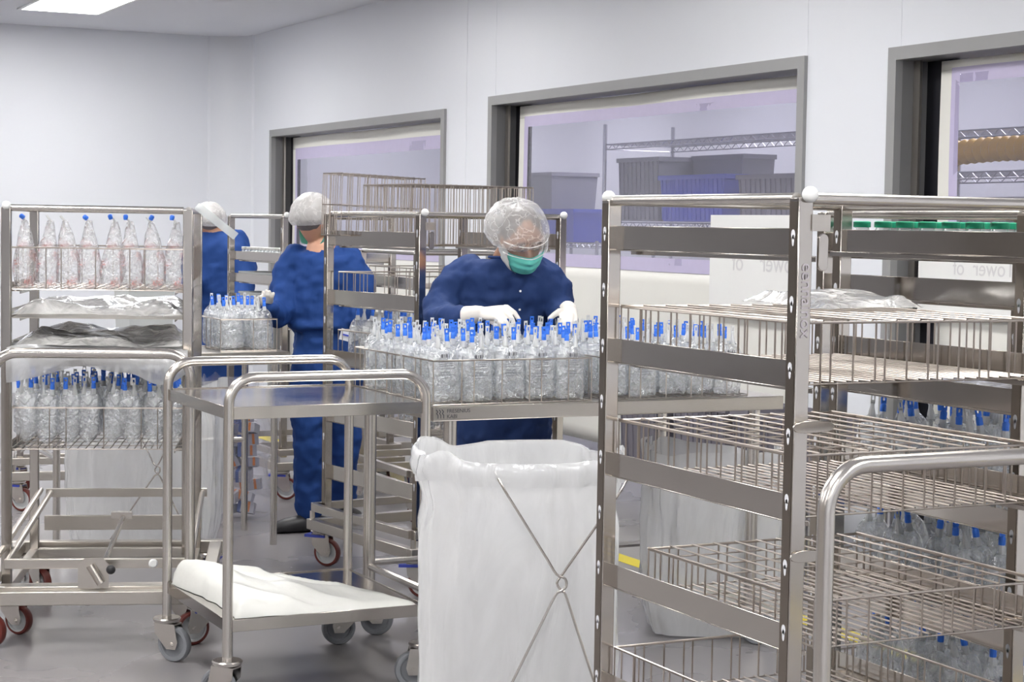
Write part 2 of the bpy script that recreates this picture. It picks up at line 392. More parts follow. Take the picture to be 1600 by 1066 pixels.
# ================================================================== EQUIPMENT BUILDERS
def U(pts, r, seg=12): return MB().tube(pts, r, seg)
def caster(parent, x, y, ztop, R=.0625, tread='wheel_red', swivel=0.0, brake=False, w=.034, name='caster'):
    """fork in steel with a wheel below; ztop = underside of the frame"""
    m = MB(); Z = Matrix.Rotation(swivel, 4, 'Z'); T = Matrix.Translation((x, y, 0)) @ Z
    off = -.032
    m.lathe([(.046, ztop), (.05, ztop-.004), (.046, ztop-.014), (.026, ztop-.02)], 20, T)
    for s in (-1, 1):
        y0 = s*(w/2+.007)
        ol = [(.038, ztop-.02), (-.045, ztop-.02), (off-.026, R+.01), (off-.018, R-.016), (off+.018, R-.016), (.034, R+.035)]
        m.prism(ol, .003, T @ Matrix.Translation((0, y0, 0)))
    m.box((-.045,-w/2-.008, ztop-.024),(.038, w/2+.008, ztop-.019), T)
    m.lathe([(.006,-w/2-.014),(.006,w/2+.014)], 8, T @ Matrix.Translation((off,0,R)) @ Matrix.Rotation(PI/2,4,'X'))
    m.lathe([(.010,-w/2-.012),(.010,w/2+.012)], 8, T @ Matrix.Translation((off,0,R)) @ Matrix.Rotation(PI/2,4,'X'))
    c = m.build(name, 'steel_tube', parent)
    A = T @ Matrix.Translation((off,0,R)) @ Matrix.Rotation(PI/2,4,'X')
    wh = MB().lathe([(R*.80,-w*.48),(R*.94,-w*.46),(R,-w*.28),(R,w*.28),(R*.94,w*.46),(R*.80,w*.48),(R*.80,-w*.48)], 32, A, cap=False).build('wheel', tread, c)
    MB().lathe([(.012,-w*.44),(R*.28,-w*.44),(R*.33,-w*.22),(R*.66,-w*.20),(R*.72,-w*.40),(R*.81,-w*.42),(R*.81,w*.42),(R*.72,w*.40),(R*.66,w*.20),(R*.33,w*.22),(R*.28,w*.44),(.012,w*.44)], 28, A).build('hub', 'hub_white' if tread=='wheel_red' else 'rubber_grey', c)
    if brake: MB().box((-.03,-.03,ztop-.034),(.07,.03,ztop-.022), T).build('brake_pedal', 'bin_blue', c)
    return c

def rack(label, loc, yaw, w, d, top, levels, zb=.0, post=.034, balls=(1,1,1,1), latch=True, base=None, group=None, name='tray_rack', lip=.055, rails=(1,1), tread='wheel_red', swv=2.6, inner=False):
    """origin = front left corner on the floor; x to the right, y away; posts to z=top"""
    t = thing(name, label, 'rack', loc, yaw, group)
    p = post; z0 = .235 if base else .16
    cs = ((0,0),(w-p,0),(0,d-p),(w-p,d-p))
    for k, (x, y) in enumerate(cs):
        o = MB().box((x, y, z0),(x+p, y+p, top-.012)).build('post', 'steel_polish', t, bevel=.002)
        # slotted outer faces
        sm = MB(); xs = x-.0006 if x == 0 else x+p+.0006
        n = int((top-z0-.1)/.132)
        inner_x = x+p+.0006 if x == 0 else x-.0006
        dark = MB()
        for fx, sgn in ((xs, -1 if x == 0 else 1), (inner_x, 1 if x == 0 else -1)):
            dark.box((min(fx, fx+sgn*.0004), y+.003, z0+.002), (max(fx, fx+sgn*.0004), y+p-.003, top-.02))
            for i in range(n):
                zc = top-.085-i*.132
                hole = MB()
                for k2 in range(2):
                    ol = [(y+p/2+ (.0072 if k2 == 0 else .0042)*math.cos(a*PI/5), zc-(.012 if k2 else 0)+(.010 if k2 == 0 else .012)*math.sin(a*PI/5)) for a in range(10)]
                    ring = [Vector((fx+sgn*(.0006), a_, b_)) for a_, b_ in ol]
                    r1 = sm.ring(ring); sm.f.append(tuple(r1 if sgn > 0 else reversed(r1)))
        dark.build('slotted_face', 'steel_reflect_dark', o)  # thin sheet, the dark surroundings it would mirror painted into its colour
        sm.build('keyholes', 'tag', o)  # pale fill paints the light coming through the holes
        if balls[k]:
            bx = x + p/2 if True else 0
            MB().ball((x+p*.62 if x == 0 else x+p*.4, y-.006 if y == 0 else y+p+.006, top-.006), .0165, 18, 12).build('ball_cap', 'white_plastic', t)
    zt = top-.014; r = .0125
    for a, b, nm in (((p*.5,p,zt),(p*.5,d-p,zt),'top_tube'), ((w-p*.5,p,zt),(w-p*.5,d-p,zt),'top_tube'), ((p,p*.5,zt),(w-p,p*.5,zt),'top_tube'), ((p,d-p*.5,zt),(w-p,d-p*.5,zt),'top_tube')):
        U([a, b], r).build(nm, 'steel_tube', t)
    for z in levels:
        for side in (0, 1):
            if not rails[side]: continue
            m = MB()
            x0 = p*.62 if side == 0 else w-p*.62; s = 1 if side == 0 else -1
            xa, xb = sorted((x0, x0+s*.003)); m.box((xa, p*.9, z),(xb, d-p*.9, z+lip))
            xa, xb = sorted((x0, x0+s*.045)); m.box((xa, p*.9, z-.003),(xb, d-p*.9, z))
            xa, xb = sorted((x0+s*.042, x0+s*.045)); m.box((xa, p*.9, z-.012),(xb, d-p*.9, z))
            m.build('rail', 'steel_polish', t, bevel=.001)
    if latch:
        m = MB().prism([(.012*math.cos(a*PI/8)*(1.0), .012*math.sin(a*PI/8)+(.02 if a < 8 else -.03)) for a in range(16)], .006, Matrix.Translation((p+.022, -.004, top-.115)))
        la = m.build('latch', 'steel_polish', t, bevel=.001)
        MB().box((p-.004,-.003,top-.078),(p+.04,.001,top-.045)).build('latch_plate','steel',la)
    if base:
        zf = .20
        m = MB()
        for a, b in (((-.05,-.05,zf-.035),(w+.05,-.01,zf+.012)), ((-.05,d+.01,zf-.035),(w+.05,d+.05,zf+.012)), ((-.05,-.01,zf-.035),(-.01,d+.01,zf+.012)), ((w+.01,-.01,zf-.035),(w+.05,d+.01,zf+.012))): m.box(a, b)
        m.build('base_frame', 'steel', t, bevel=.003)
        m = MB()
        for (x, y) in ((-.03,-.03),(w+.03,-.03),(-.03,d+.03),(w+.03,d+.03)): m.tube([(x,y,zf+.01),(x,y,zf+.05)], .012)
        m.build('riser', 'steel_tube', t)
        m = MB()
        for a, b in (((-.03,-.045,zf+.05),(w+.03,-.015,zf+.085)), ((-.03,d+.015,zf+.05),(w+.03,d+.045,zf+.085)), ((-.045,-.015,zf+.05),(-.015,d+.015,zf+.085)), ((w+.015,-.015,zf+.05),(w+.045,d+.015,zf+.085))): m.box(a, b)
        m.build('upper_frame', 'steel', t, bevel=.002)
        for (x, y, sw) in ((.0,.0,swv),(w,.0,swv+.5),(.0,d,swv-.4),(w,d,swv)): caster(t, x, y, zf-.035, .0625, tread, sw, True)
    else:
        m = MB(); zf = .15
        for a, b in (((0,0,zf),(w,p,zf+.04)), ((0,d-p,zf),(w,d,zf+.04)), ((0,p,zf),(p,d-p,zf+.04)), ((w-p,p,zf),(w,d-p,zf+.04))): m.box(a, b)
        m.build('base_frame', 'steel', t, bevel=.003)
        for (x, y, sw) in ((p,p,swv),(w-p,p,swv),(p,d-p,swv-.4),(w-p,d-p,swv)): caster(t, x, y, zf, .055, tread, sw)
    return t

def basket_parts(t, w, d, h, lid=False, r=.0022, vs=.045, gs=.03, gl=.11, flip=False, mid=False, origin=(0,0,0)):
    """wire basket, open at the top; origin = front left bottom corner"""
    X, Y, Z = origin
    zt = h; z0 = 0
    if flip: zt, z0 = 0, h
    R = MB()
    for z, rr in ((zt, .0032),) + (((h/2, .0022),) if mid else ()):
        R.tube([(X,Y,Z+z),(X+w,Y,Z+z),(X+w,Y+d,Z+z),(X,Y+d,Z+z)], rr, 6, closed=True)
    R.build('rim', 'wire', t)
    V = MB(); random.seed(int(w*1000+d*77))
    def along(L, step):
        out = [0]; q = 0
        while True:
            q += step*(.55 if len(out) % 3 == 2 else 1.25)
            if q > L-step*.3: break
            out.append(q)
        return out + [L]
    for q in along(w, vs):
        for y in (Y, Y+d): V.tube([(X+q,y,Z),(X+q,y,Z+h)], r, 5, caps=False)
    for q in along(d, vs)[1:-1]:
        for x in (X, X+w): V.tube([(x,Y+q,Z),(x,Y+q,Z+h)], r, 5, caps=False)
    V.build('side_wires', 'wire', t)
    def gridm(z, a, b):
        G = MB(); n = max(2, round(d/a))
        for i in range(n+1): G.tube([(X,Y+d*i/n,z),(X+w,Y+d*i/n,z)], r*.9, 5, caps=False)
        n = max(2, round(w/b))
        for i in range(n+1): G.tube([(X+w*i/n,Y,z+r*1.6),(X+w*i/n,Y+d,z+r*1.6)], r, 5, caps=False)
        return G
    gridm(Z+z0, gl, gs).build('base_grid', 'wire', t)
    if lid: gridm(Z+zt, gl, gs*2.1).build('lid', 'wire', t)
def basket(label, loc, yaw, w, d, h, group=None, **k):
    t = thing('wire_basket', label, 'wire basket', loc, yaw, group)
    basket_parts(t, w, d, h, **k); return t

# ------------------------------------------------------------------ fluid bags
def pouch_mesh(seed, W=.118, T=.044, H=.195, vb=0.0):
    m = MB(); rows = []; N = 16
    prof = [(0.0,.86,.03),(.02,.93,.08),(.07,.98,.55),(.2,1,.9),(.42,1,1),(.62,.99,.93),(.78,.96,.72),(.88,.84,.42),(.95,.62,.2),(1.0,.44,.1)]
    for z, wf, tf in prof:
        if vb and z < .2: wf *= (1-vb) + vb*(z/.2)
        ring = []
        for j in range(N):
            a = 2*PI*j/N; c, s_ = math.cos(a), math.sin(a)
            x = W/2*wf*math.copysign(abs(c)**.8, c); y = T/2*tf*math.copysign(abs(s_)**.9, s_)
            p = Vector((x, y, H*z)); k = nz3((x*22+seed*9, y*22, z*4+seed))*.006
            ring.append(p + Vector((k*.4, k, nz3((x*30, seed*5, z*3))*.003)))
        rows.append(ring)
    m.loft(rows); return m
def port_mesh(H=.195, blue=True):
    m = MB()
    for x, top in ((-.017, .244), (.017, .222)):
        m.lathe([(.011, H-.012),(.0095, H+.004),(.006, H+.018),(.0045, H+.03),(.0045, top-.018)], 8, Matrix.Translation((x,0,0)))
    # white pull tab with a hole: two rails and a bridge
    x = -.017; z = .224
    m.box((x-.0065,-.002,z),(x-.0035,.002,z+.024)); m.box((x+.0035,-.002,z),(x+.0065,.002,z+.024)); m.box((x-.0065,-.002,z+.02),(x+.0065,.002,z+.027)); m.box((x-.0065,-.002,z-.002),(x+.0065,.002,z+.008))
    return m
def capm():
    m = MB(); x = .017; z = .202
    m.lathe([(.0075,z),(.0085,z+.004),(.0085,z+.02),(.006,z+.024)], 8, Matrix.Translation((x,0,0)))
    m.box((x-.008,-.002,z+.024),(x+.008,.002,z+.032)); m.box((x-.008,-.002,z+.03),(x-.004,.002,z+.042)); m.box((x+.004,-.002,z+.03),(x+.008,.002,z+.042)); m.box((x-.008,-.002,z+.04),(x+.008,.002,z+.046))
    return m
POUCH = [pouch_mesh(i).mesh('fluid_bag', 'pouch', 60) for i in range(4)]
POUCHV = [pouch_mesh(i+5, .088, .05, .205, .75).mesh('fluid_bag', 'pouch', 60) for i in range(3)]
PORT = port_mesh().mesh('port', 'port', 40); CAP = capm().mesh('blue_cap', 'blue_cap', 40)
PRINT = None
def print_mesh():
    m = MB(); y = -.0265
    for z, x0, x1, h in ((.150,-.018,-.010,.012),(.150,-.006,-.003,.012),(.150,0,.006,.012),(.150,.010,.013,.012),(.135,-.03,.03,.0015),(.128,-.03,.02,.0015),(.121,-.03,.026,.0015),(.112,-.03,.03,.0015),(.100,-.03,.012,.0015),(.09,-.03,.03,.0015),(.08,-.03,.018,.0015)):
        n = m.ring([(x0,y,z),(x1,y,z),(x1,y,z+h),(x0,y,z+h)]); m.f.append(tuple(n))
    return m
PRINT = print_mesh().mesh('print', 'ink_dark', 0)
nbag = 0
def bag(label, mtx, group, kind='flat', printed=False, cap=True):
    global nbag; nbag += 1
    src = POUCH if kind == 'flat' else POUCHV
    o = bpy.data.objects.new('fluid_bag', random.choice(src)); COL.objects.link(o); o.matrix_world = mtx
    tag(o, label, 'fluid bag', group)
    flip = random.random() < .5
    for nm, me in (('port', PORT),) + ((('blue_cap', CAP),) if cap else ()):
        c = bpy.data.objects.new(nm, me); COL.objects.link(c); c.parent = o
        if flip: c.scale = (-1, 1, 1)
    if printed:
        c = bpy.data.objects.new('print', PRINT); COL.objects.link(c); c.parent = o
    return o
def fill(base, yaw, w, d, nx, ny, where, group, kind='flat', turn=False, lean=.05, zj=.012, printed_rows=1, skip=lambda i, j: False):
    """nx columns by ny rows of bags standing in a basket"""
    B = Matrix.Translation(base) @ Matrix.Rotation(yaw, 4, 'Z')
    for j in range(ny):
        for i in range(nx):
            if skip(i, j): continue
            x = w*(i+.5)/nx + random.uniform(-.008,.008); y = d*(j+.5)/ny + random.uniform(-.004,.004)
            m = B @ Matrix.Translation((x, y, .004+random.uniform(0, zj))) @ Matrix.Rotation(random.uniform(-lean, lean)+(PI/2 if turn else 0), 4, 'Z') @ Matrix.Rotation(random.uniform(-lean,lean), 4, 'X') @ Matrix.Rotation(random.uniform(-lean,lean)*1.2, 4, 'Y')
            bag('fluid bag %s from left in %s row, %s' % (ORD[i], ORD[j], where), m, group, kind, printed=(j < printed_rows and kind == 'flat'))

# ------------------------------------------------------------------ wrinkled sheets and liners
def crumple(t, name, mat, w, d, h, seed, loc=(0,0,0), droop=0.0, nu=46, nv=30, parent=True, fold=3.0):
    def fn(u, v):
        x = w*u; y = d*v
        e = min(1, min(u, 1-u, v, 1-v)*9)
        a = nz3((x*6+seed, y*7, seed*1.7)); b = nz3((x*17, y*19+seed, seed))
        ridge = 1-abs(nz3((x*fold+seed*3, y*fold*1.4, 2.2)))*2
        z = h*(.35+.45*ridge*.8+.35*a+.14*b)*(.25+.75*e)
        z -= droop*max(0, .12-v)/.12
        return Vector((loc[0]+x+.015*a, loc[1]+y+.015*b, loc[2]+max(.002-droop, z)))
    o = MB().grid(fn, nu, nv).build(name, mat, t, 60)
    return o

def trash_bag(label, loc, yaw, w, d, h, seed, rim=True, xwire=True, top_wave=.055, flare=1.0, group=None, bulge=.03, cross=None, tie=False):
    t = thing('trash_bag_stand', label, 'trash bag', loc, yaw, group)
    m = MB(); NU, NV = 96, 40
    def fn(u, v):
        a = 2*PI*u; c, s_ = math.cos(a), math.sin(a); k = .42
        x = math.copysign(abs(c)**k, c); y = math.copysign(abs(s_)**k, s_)
        z = v*h
        wf = w/2*(1.0 + .02*math.sin(v*3)) ; df = d/2
        low = 1-.10*max(0, (.25-v)/.25)**2
        pl = nz3((a*3.2+seed, v*1.3, seed))*bulge*(.35+.65*v) + nz3((a*9+seed, v*1.0, 5+seed))*.012*(.3+v) + nz3((x*4, v*9, y*4+seed))*.008
        pl += .010*v*math.sin(a*9+v*5*math.sin(a*2+seed)+seed) * max(0, v-.35)
        pl -= .016*math.exp(-((v-.86)/.05)**2)
        st = 1.0 + pl/ (w/2)
        zz = z + (nz3((c*1.7+seed*2, s_*1.7, 3.3))*top_wave*max(0, v-.8)/.2)
        return Vector((x*wf*st*low, y*df*st*low, zz+.012))
    m.grid(fn, NU, NV, closed_u=True)
    # bottom
    m.f.append(tuple(reversed(range(0, NU))))
    m.build('liner', 'trash', t, 60)
    if rim:
        r = MB()
        def rf(u, v):
            p = fn(u, 1.0); q = fn(u, .93)
            o = Vector((p.x, p.y, 0)); o.normalize()
            if v < .25: b = p + o*(.006*math.sin(v*4*PI/2))+Vector((0,0,.006)); return b
            k = (v-.25)/.75; a = 2*PI*u
            b = p.lerp(q, k); return b + o*(.010+.010*nz3((a*6, k*2, seed+8))+.006*math.sin(k*PI)) - Vector((0,0,k*.012*nz3((a*3,1,seed))))
        r.grid(rf, NU, 7, closed_u=True).build('folded_rim', 'trash', t, 60)
    if xwire:
        cx, cz = cross if cross else (.0, h*.55)
        y = -d/2-.022
        m = MB()
        def wire(pts, r=.0038):
            q = []
            for p0, p1 in zip(pts, pts[1:]):
                p0, p1 = Vector(p0), Vector(p1); n = 6 if (p1-p0).length > .1 else 1
                q += [p0.lerp(p1, k/n) for k in range(n)]
            m.tube(smooth_pts(q+[Vector(pts[-1])], 3), r, 7)
        wire([(cx-.185, y+.01, h*.985), (cx-.155, y-.012, h*.93), (cx-.012, y-.006, cz+.03), (cx+.012, y-.006, cz+.018), (cx+.014, y-.006, cz-.004), (cx-.002, y-.006, cz-.018), (cx-.014,y-.004,cz-.028), (cx-.27, y, .014)])
        wire([(cx+.185, y+.01, h*.985), (cx+.155, y-.012, h*.93), (cx+.006, y+.006, cz+.03), (cx-.010, y+.004, cz+.004), (cx+.004, y+.002, cz-.018), (cx+.014,y+.003,cz-.028), (cx+.20, y, .014)])
        m.build('stand_wire', 'steel_tube', t)
        b = MB().tube([(-w/2+.03, d/2+.02, .012),(w/2-.03, d/2+.02, .012)], .004, 6).tube([(cx-.27, y, .014),(cx+.20, y, .014)], .004, 6)
        b.build('foot_wire', 'steel_tube', t)
    return t

# ------------------------------------------------------------------ U handles and carts
def uframe(p0, p1, z0, zt, rad, r=.017, name='handle_frame', parent=None, mat='steel_tube'):
    """inverted U: from p0 up, over, down to p1"""
    a = Vector((*p0, 0)); b = Vector((*p1, 0)); d = (b-a).normalized(); pts = [a+Vector((0,0,z0)), a+Vector((0,0,zt-rad))]
    for k in range(1, 9):
        t = k*PI/16; pts.append(a + d*rad*(1-math.cos(t)) + Vector((0,0,zt-rad+rad*math.sin(t))))
    for k in range(8, -1, -1):
        t = k*PI/16; pts.append(b - d*rad*(1-math.cos(t)) + Vector((0,0,zt-rad+rad*math.sin(t))))
    pts.append(b+Vector((0,0,z0)))
    o = MB().tube(pts, r, 16).build(name, mat, parent, 50); return o
def tray(parent, x0, y0, x1, y1, z, lip=.04, name='shelf', mat='steel', up=True, th=.003):
    m = MB(); m.box((x0,y0,z-th),(x1,y1,z))
    za, zb = (z-lip, z) if not up else (z-lip*.7, z+lip*.3)
    for a, b in (((x0-.002,y0-.002,za),(x1+.002,y0,zb)), ((x0-.002,y1,za),(x1+.002,y1+.002,zb)), ((x0-.002,y0,za),(x0,y1,zb)), ((x1,y0,za),(x1+.002,y1,zb))): m.box(a, b)
    return m.build(name, mat, parent, bevel=.001)

def place(R, D, dyaw=0.0):
    return P(R, D), dyaw

# ================================================================== PLACED EQUIPMENT
def L(base, yaw, x, y, z=0.0):
    c, s = math.cos(yaw), math.sin(yaw); return Vector((base.x+x*c-y*s, base.y+x*s+y*c, z))

# ---- rack A, right foreground, full of wire baskets
A0 = P(.562, 3.65); AW, AD = .70, .80
LV = [1.50, 1.235, .965, .70, .435, .17]
rA = rack('large tray rack in the right foreground holding stacked empty wire baskets', A0, 0, AW, AD, 1.628, LV[:5]+[.19], balls=(1,1,1,1))
text('maker_mark', 'eennainox', .036, 'ink', rA, Matrix.Translation((.010, -.0012, 1.487)) @ Matrix.Rotation(PI/2, 4, 'X') @ Matrix.Rotation(-PI/2, 4, 'Z'))
bm_ = MB()
for z in (1.16, .90):
    bm_ = MB().prism([(.03*math.cos(a*PI/8)+(.02 if abs(a-8) > 4 else -.02), .012*math.sin(a*PI/8)) for a in range(16)], .005, Matrix.Translation((.045, -.004, z)))
    bm_.build('latch', 'steel_polish', rA, bevel=.001)
iw = .615
basket('empty wire basket with a grid lid on the second level of the right foreground rack', L(A0,0,.04,.05,1.24), 0, iw, .72, .125, lid=True)
basket('empty wire basket with a grid lid in the middle of the right foreground rack', L(A0,0,.04,.05,.970), 0, iw, .72, .125, lid=True)
basket('empty wire basket low in the right foreground rack, pushed to its right', L(A0,0,.075,.02,.705), 0, .60, .66, .095, lid=True)
basket('empty wire basket on the lowest level of the right foreground rack', L(A0,0,.04,.05,.44), 0, iw, .72, .11)

# ---- rack F beyond rack A, right edge, with bags
F0 = Vector((A0.x+AW+.06, A0.y+.20, 0)); FW, FD = .70, .80
FL = [1.492, 1.385, 1.14, .86, .585, .31]
rF = rack('tray rack at the right edge behind the foreground rack, loaded with fluid bags', F0, 0, FW, FD, 1.612, FL, balls=(0,0,0,0), latch=False)
for zi, (z, nm) in enumerate(((.865,'upper'),(.590,'middle'),(.315,'lower'))):
    basket('%s wire basket of fluid bags in the rack at the right edge' % nm, L(F0,0,.04,.04,z), 0, .62, .72, .12)
    fill(L(F0,0,.06,.05,z+.004), 0, .58, .70, 4, 8 if zi < 2 else 7, nm+' basket of the right edge rack', 'fluid bags in the %s basket of the rack at the right edge' % nm, printed_rows=2, lean=.12)
crs = thing('bag_wrapping', 'crumpled clear plastic wrapping lying on the top basket of the right foreground rack', 'plastic wrapping', L(A0,0,.36,.38,1.372))
crumple(crs, 'film', 'shelf_film', .27, .36, .05, 4.4)
crs = thing('bag_wrapping', 'flat sheet of clear wrapping on the second level of the right edge rack', 'plastic wrapping', L(F0,0,.03,.06,1.145))
crumple(crs, 'film', 'shelf_film', .6, .7, .05, 9.4)
MB().box((.02,.02,1.497),(.68,.78,1.500)).build('tray', 'steel', rF)
# green capped vials on the top tray
def vial(label, loc, cap, group, r=.019, h=.052):
    t = MB().lathe([(r*.9,0),(r,.003),(r,h*.68),(r*.62,h*.86),(r*.62,h)], 12).build('glass_vial', 'glass', None, 60)
    t.location = loc; tag(t, label, 'vial', group)
    MB().lathe([(r*.74,h*.93),(r*.76,h*.95),(r*.76,h*1.14),(r*.6,h*1.17)], 12).build('cap', cap, t); return t
v0 = None
def copy_tree(o):
    c = o.copy(); COL.objects.link(c)
    for ch in o.children: d = ch.copy(); COL.objects.link(d); d.parent = c
    return c
for j in range(3):
    for i in range(8):
        lab = 'green capped glass vial %s from near end, row %s, right rack top tray' % (ORD[i], ORD[j])
        p = L(F0,0,.06+j*.10,.07+i*.088,1.5005)
        if v0 is None: v0 = vial(lab, p, 'green_cap', 'green capped vials on the top tray at the right', .030, .066); v = v0
        else: v = copy_tree(v0); v.location = p; v['label'] = lab

# ---- U handle of a cart at the bottom right corner
u0 = P(.570, 3.30)
tU = thing('push_cart', 'steel push cart at the bottom right corner, only its rounded handle showing', 'cart', u0, 0)
uframe((0,0),(.62,0),.12,1.128,.085,.0165,'handle_frame',tU)
uframe((0,-.45),(.62,-.45),.12,.5,.085,.0165,'lower_frame',tU)
tray(tU, .02,-.45,.60,0,.30)
for x, y in ((0,0),(.62,0),(0,-.45),(.62,-.45)): caster(tU, x, y, .12, .05, 'rubber_grey', 2.2)

# ---- work table with two baskets of bags
T0 = P(-.262, 6.20); TW, TD, TZ = 1.42, .80, .938
tT = thing('work_table', 'long stainless steel work table carrying two wire baskets of fluid bags', 'table', T0, 0)
m = MB(); m.box((0,0,TZ-.004),(TW,TD,TZ)); m.box((0,0,TZ-.048),(TW,.003,TZ)); m.box((0,0,TZ-.048),(.003,TD,TZ)); m.box((TW-.003,0,TZ-.048),(TW,TD,TZ)); m.box((0,TD-.003,TZ-.048),(TW,TD,TZ))
m.box((0,.0,TZ-.05),(TW,.02,TZ-.047))
m.build('tabletop', 'steel', tT, bevel=.0015)
for x, y in ((.09,.06),(TW-.09,.06),(.075,TD-.05),(TW-.075,TD-.05)):
    U([(x,y,.17),(x,y,TZ-.01)], .0235 , 16).build('leg', 'steel_tube', tT)
    caster(tT, x, y, .17, .0625, 'rubber_grey', 2.8)
m = MB(); m.tube([(.075,TD-.05,.275),(TW-.075,TD-.05,.275)], .013); m.build('back_stretcher', 'steel_tube', tT)
m = MB(); m.tube([(.075,TD-.05,.262),(.09,.06,.262)], .014); m.tube([(TW-.075,TD-.05,.262),(TW-.09,.06,.262)], .014); m.build('side_stretcher', 'steel_tube', tT)
# logo and name on the front edge
lg = MB()
for i in range(3):
    x = .012+i*.0105
    lg2 = [(x, .0), (x+.006, -.006), (x+.006, -.010), (x, -.0155), (x+.006, -.021), (x+.006,-.029)]
    lg2 = [(x-.001, 0), (x+.005, -.007), (x+.0005, -.0125), (x+.0055, -.0185), (x+.0055, -.029)]
    pts = [Vector((a, -.0012, TZ-.010+b)) for a, b in lg2]
    for a, b in zip(pts, pts[1:]):
        d = (b-a).normalized(); n = Vector((d.z,0,-d.x))*.0016; r = lg.ring([a-n-d*.0008, a+n-d*.0008, b+n+d*.0008, b-n+d*.0008]); lg.f.append(tuple(r))
lg.build('logo', 'ink_dark', tT, 0)
text('maker_name', 'FRESENIUS\nKABI', .0185, 'ink_dark', tT, Matrix.Translation((.050, -.0012, TZ-.021)) @ Matrix.Rotation(PI/2, 4, 'X'), .0003)
bA = L(T0,0,.012,.03,TZ+.003); BW, BD, BH = .61, .72, .150
basket('left wire basket full of fluid bags on the steel work table', bA, 0, BW, BD, BH, vs=.085)
fill(bA, 0, BW, BD-.02, 5, 9, 'left basket on the work table', 'fluid bags in the left basket on the work table', printed_rows=1)
bB = L(T0,0,.67,.03,TZ+.003)
basket('right wire basket of fluid bags on the steel work table, behind the rack', bB, 0, BW, BD, BH, vs=.085)
fill(bB, 0, BW, BD-.02, 5, 9, 'right basket on the work table', 'fluid bags in the right basket on the work table', skip=lambda i, j: i == 4 and j > 5)

# ---- two shelf trolley in front (open shelves, folded liner on the lower one)
D0 = P(-.893, 5.82); DW, DD = .68, .70
tD = thing('shelf_trolley', 'empty two shelf steel trolley with rounded handles, folded white liner on its lower shelf', 'trolley', D0, 0)
uframe((0,0),(DW,0),.15,1.058,.085,.0168,'handle_frame',tD)
uframe((0,DD),(DW,DD),.15,1.058,.085,.0168,'handle_frame',tD)
m = MB(); m.box((.0,.0,.958),(DW,DD,.961)); 
for a, b in (((.012,-.004,.925),(DW-.012,0,.965)),((.012,DD,.925),(DW-.012,DD+.004,.965)),((-.004,.012,.925),(0,DD-.012,.965)),((DW,.012,.925),(DW+.004,DD-.012,.965))): m.box(a, b)
m.build('shelf', 'steel_polish', tD, bevel=.001)
m = MB(); m.box((.0,.0,.276),(DW,DD,.279))
for a, b in (((.012,-.004,.243),(DW-.012,0,.283)),((.012,DD,.243),(DW-.012,DD+.004,.283)),((-.004,.012,.243),(0,DD-.012,.283)),((DW,.012,.243),(DW+.004,DD-.012,.283))): m.box(a, b)
m.build('shelf', 'steel_polish', tD, bevel=.001)
for (x, y, sw) in ((0,0,-.9),(DW,0,-.3),(0,DD,2.3),(DW,DD,-.2)):
    caster(tD, x, y, .155, .0625, 'rubber_grey', sw)
# folded liner
m = MB(); NU, NV = 60, 44
def cloth(u, v):
    # u along x (left..right), v along y (front..back)
    cu = min(1, min(u, 1-u)/.10); cv = min(1, min(v, 1-v)/.08)
    edge = (1-(1-max(0,cu))**2.2)*(1-(1-max(0,cv))**2.2)
    edge = max(0, edge)**.5
    x = .03 + u*(.60 - .06*v) + .02*math.sin(v*4) ; y = .02 + v*.64 - .02*u
    x += -.015*v + .03*u*(1-v) - .14*u*v
    hgt = .016 + .050*(1-u)**1.3 + .022*math.exp(-((u-.55)/.10)**2-((v-.7)/.35)**2) + .035*math.exp(-((u-.12)/.25)**2-((v-.8)/.35)**2)
    hgt += .008*nz3((u*3.1, v*4.3, 1.1))+.006*(1-abs(nz3((u*3+v*2, v*1.5, 9)))*5) + .006*nz3((u*9, v*5, 7.7)) + .012*(1-abs(nz3((u*2.2+3, v*3.3, .4)))*3)*.5
    return Vector((x+.010*nz3((v*9,u*2,3)), y+.010*nz3((u*9,2,v*2)), .281+edge*max(.012, hgt)))
m.grid(cloth, NU, NV)
o = m.build('folded_liner', 'sheet', None, 70); o.location = D0
tag(o, 'folded white plastic liner lying on the lower shelf of the front trolley', 'folded liner')

# ---- rack B at the left on its transfer cart
YB = math.radians(-19.3); B0 = P(-1.885, 6.80); BWd, BDd = .695, .80
rB = rack('tray rack at the left on a transfer cart, holding wrapped bags and film', B0, YB, BWd, BDd, 1.605, [1.285, 1.185, 1.065, .69], balls=(1,0,0,0), latch=False, rails=(1,1), lip=.03)
# cart below with U handle
cB = P(-1.86, 6.62)
tC = thing('transfer_cart', 'steel transfer cart under the left rack, with tall rounded push handle and red wheels', 'cart', cB, YB)
uframe((0,0),(.70,0),.2,1.07,.085,.019,'push_handle',tC)
m = MB()
for a, b in (((-.10,-.02,.155),(.80,.03,.205)), ((-.10,1.05,.155),(.80,1.10,.205)), ((-.08,.03,.165),(-.03,1.05,.205)), ((.73,.03,.165),(.78,1.05,.205))): m.box(a, b)
m.box((-.02,.03,.20),(.72,.10,.215))
m.build('base_frame', 'steel', tC, bevel=.003)
m = MB()
for a, b in (((.03,.06,.275),(.70,.085,.31)), ((.06,.95,.27),(.70,.97,.33)), ((.06,1.0,.40),(.72,1.02,.435))): m.box(a, b)
m.tube([(.04,.07,.30),(.08,1.0,.42)], .012, 8).tube([(.0,.07,.31),(.04,1.0,.43)], .012, 8).tube([(.70,.07,.30),(.70,1.0,.42)], .012, 8)
m.build('tilt_frame', 'steel', tC, bevel=.002)
m = MB(); m.tube([(.37,.02,.25),(.42,.55,.40)], .010, 10).tube([(.37,.0,.25),(.37,.03,.25)], .016, 12); m.box((.37,.52,.385),(.45,.56,.41)); m.build('release_rod', 'steel_tube', tC)
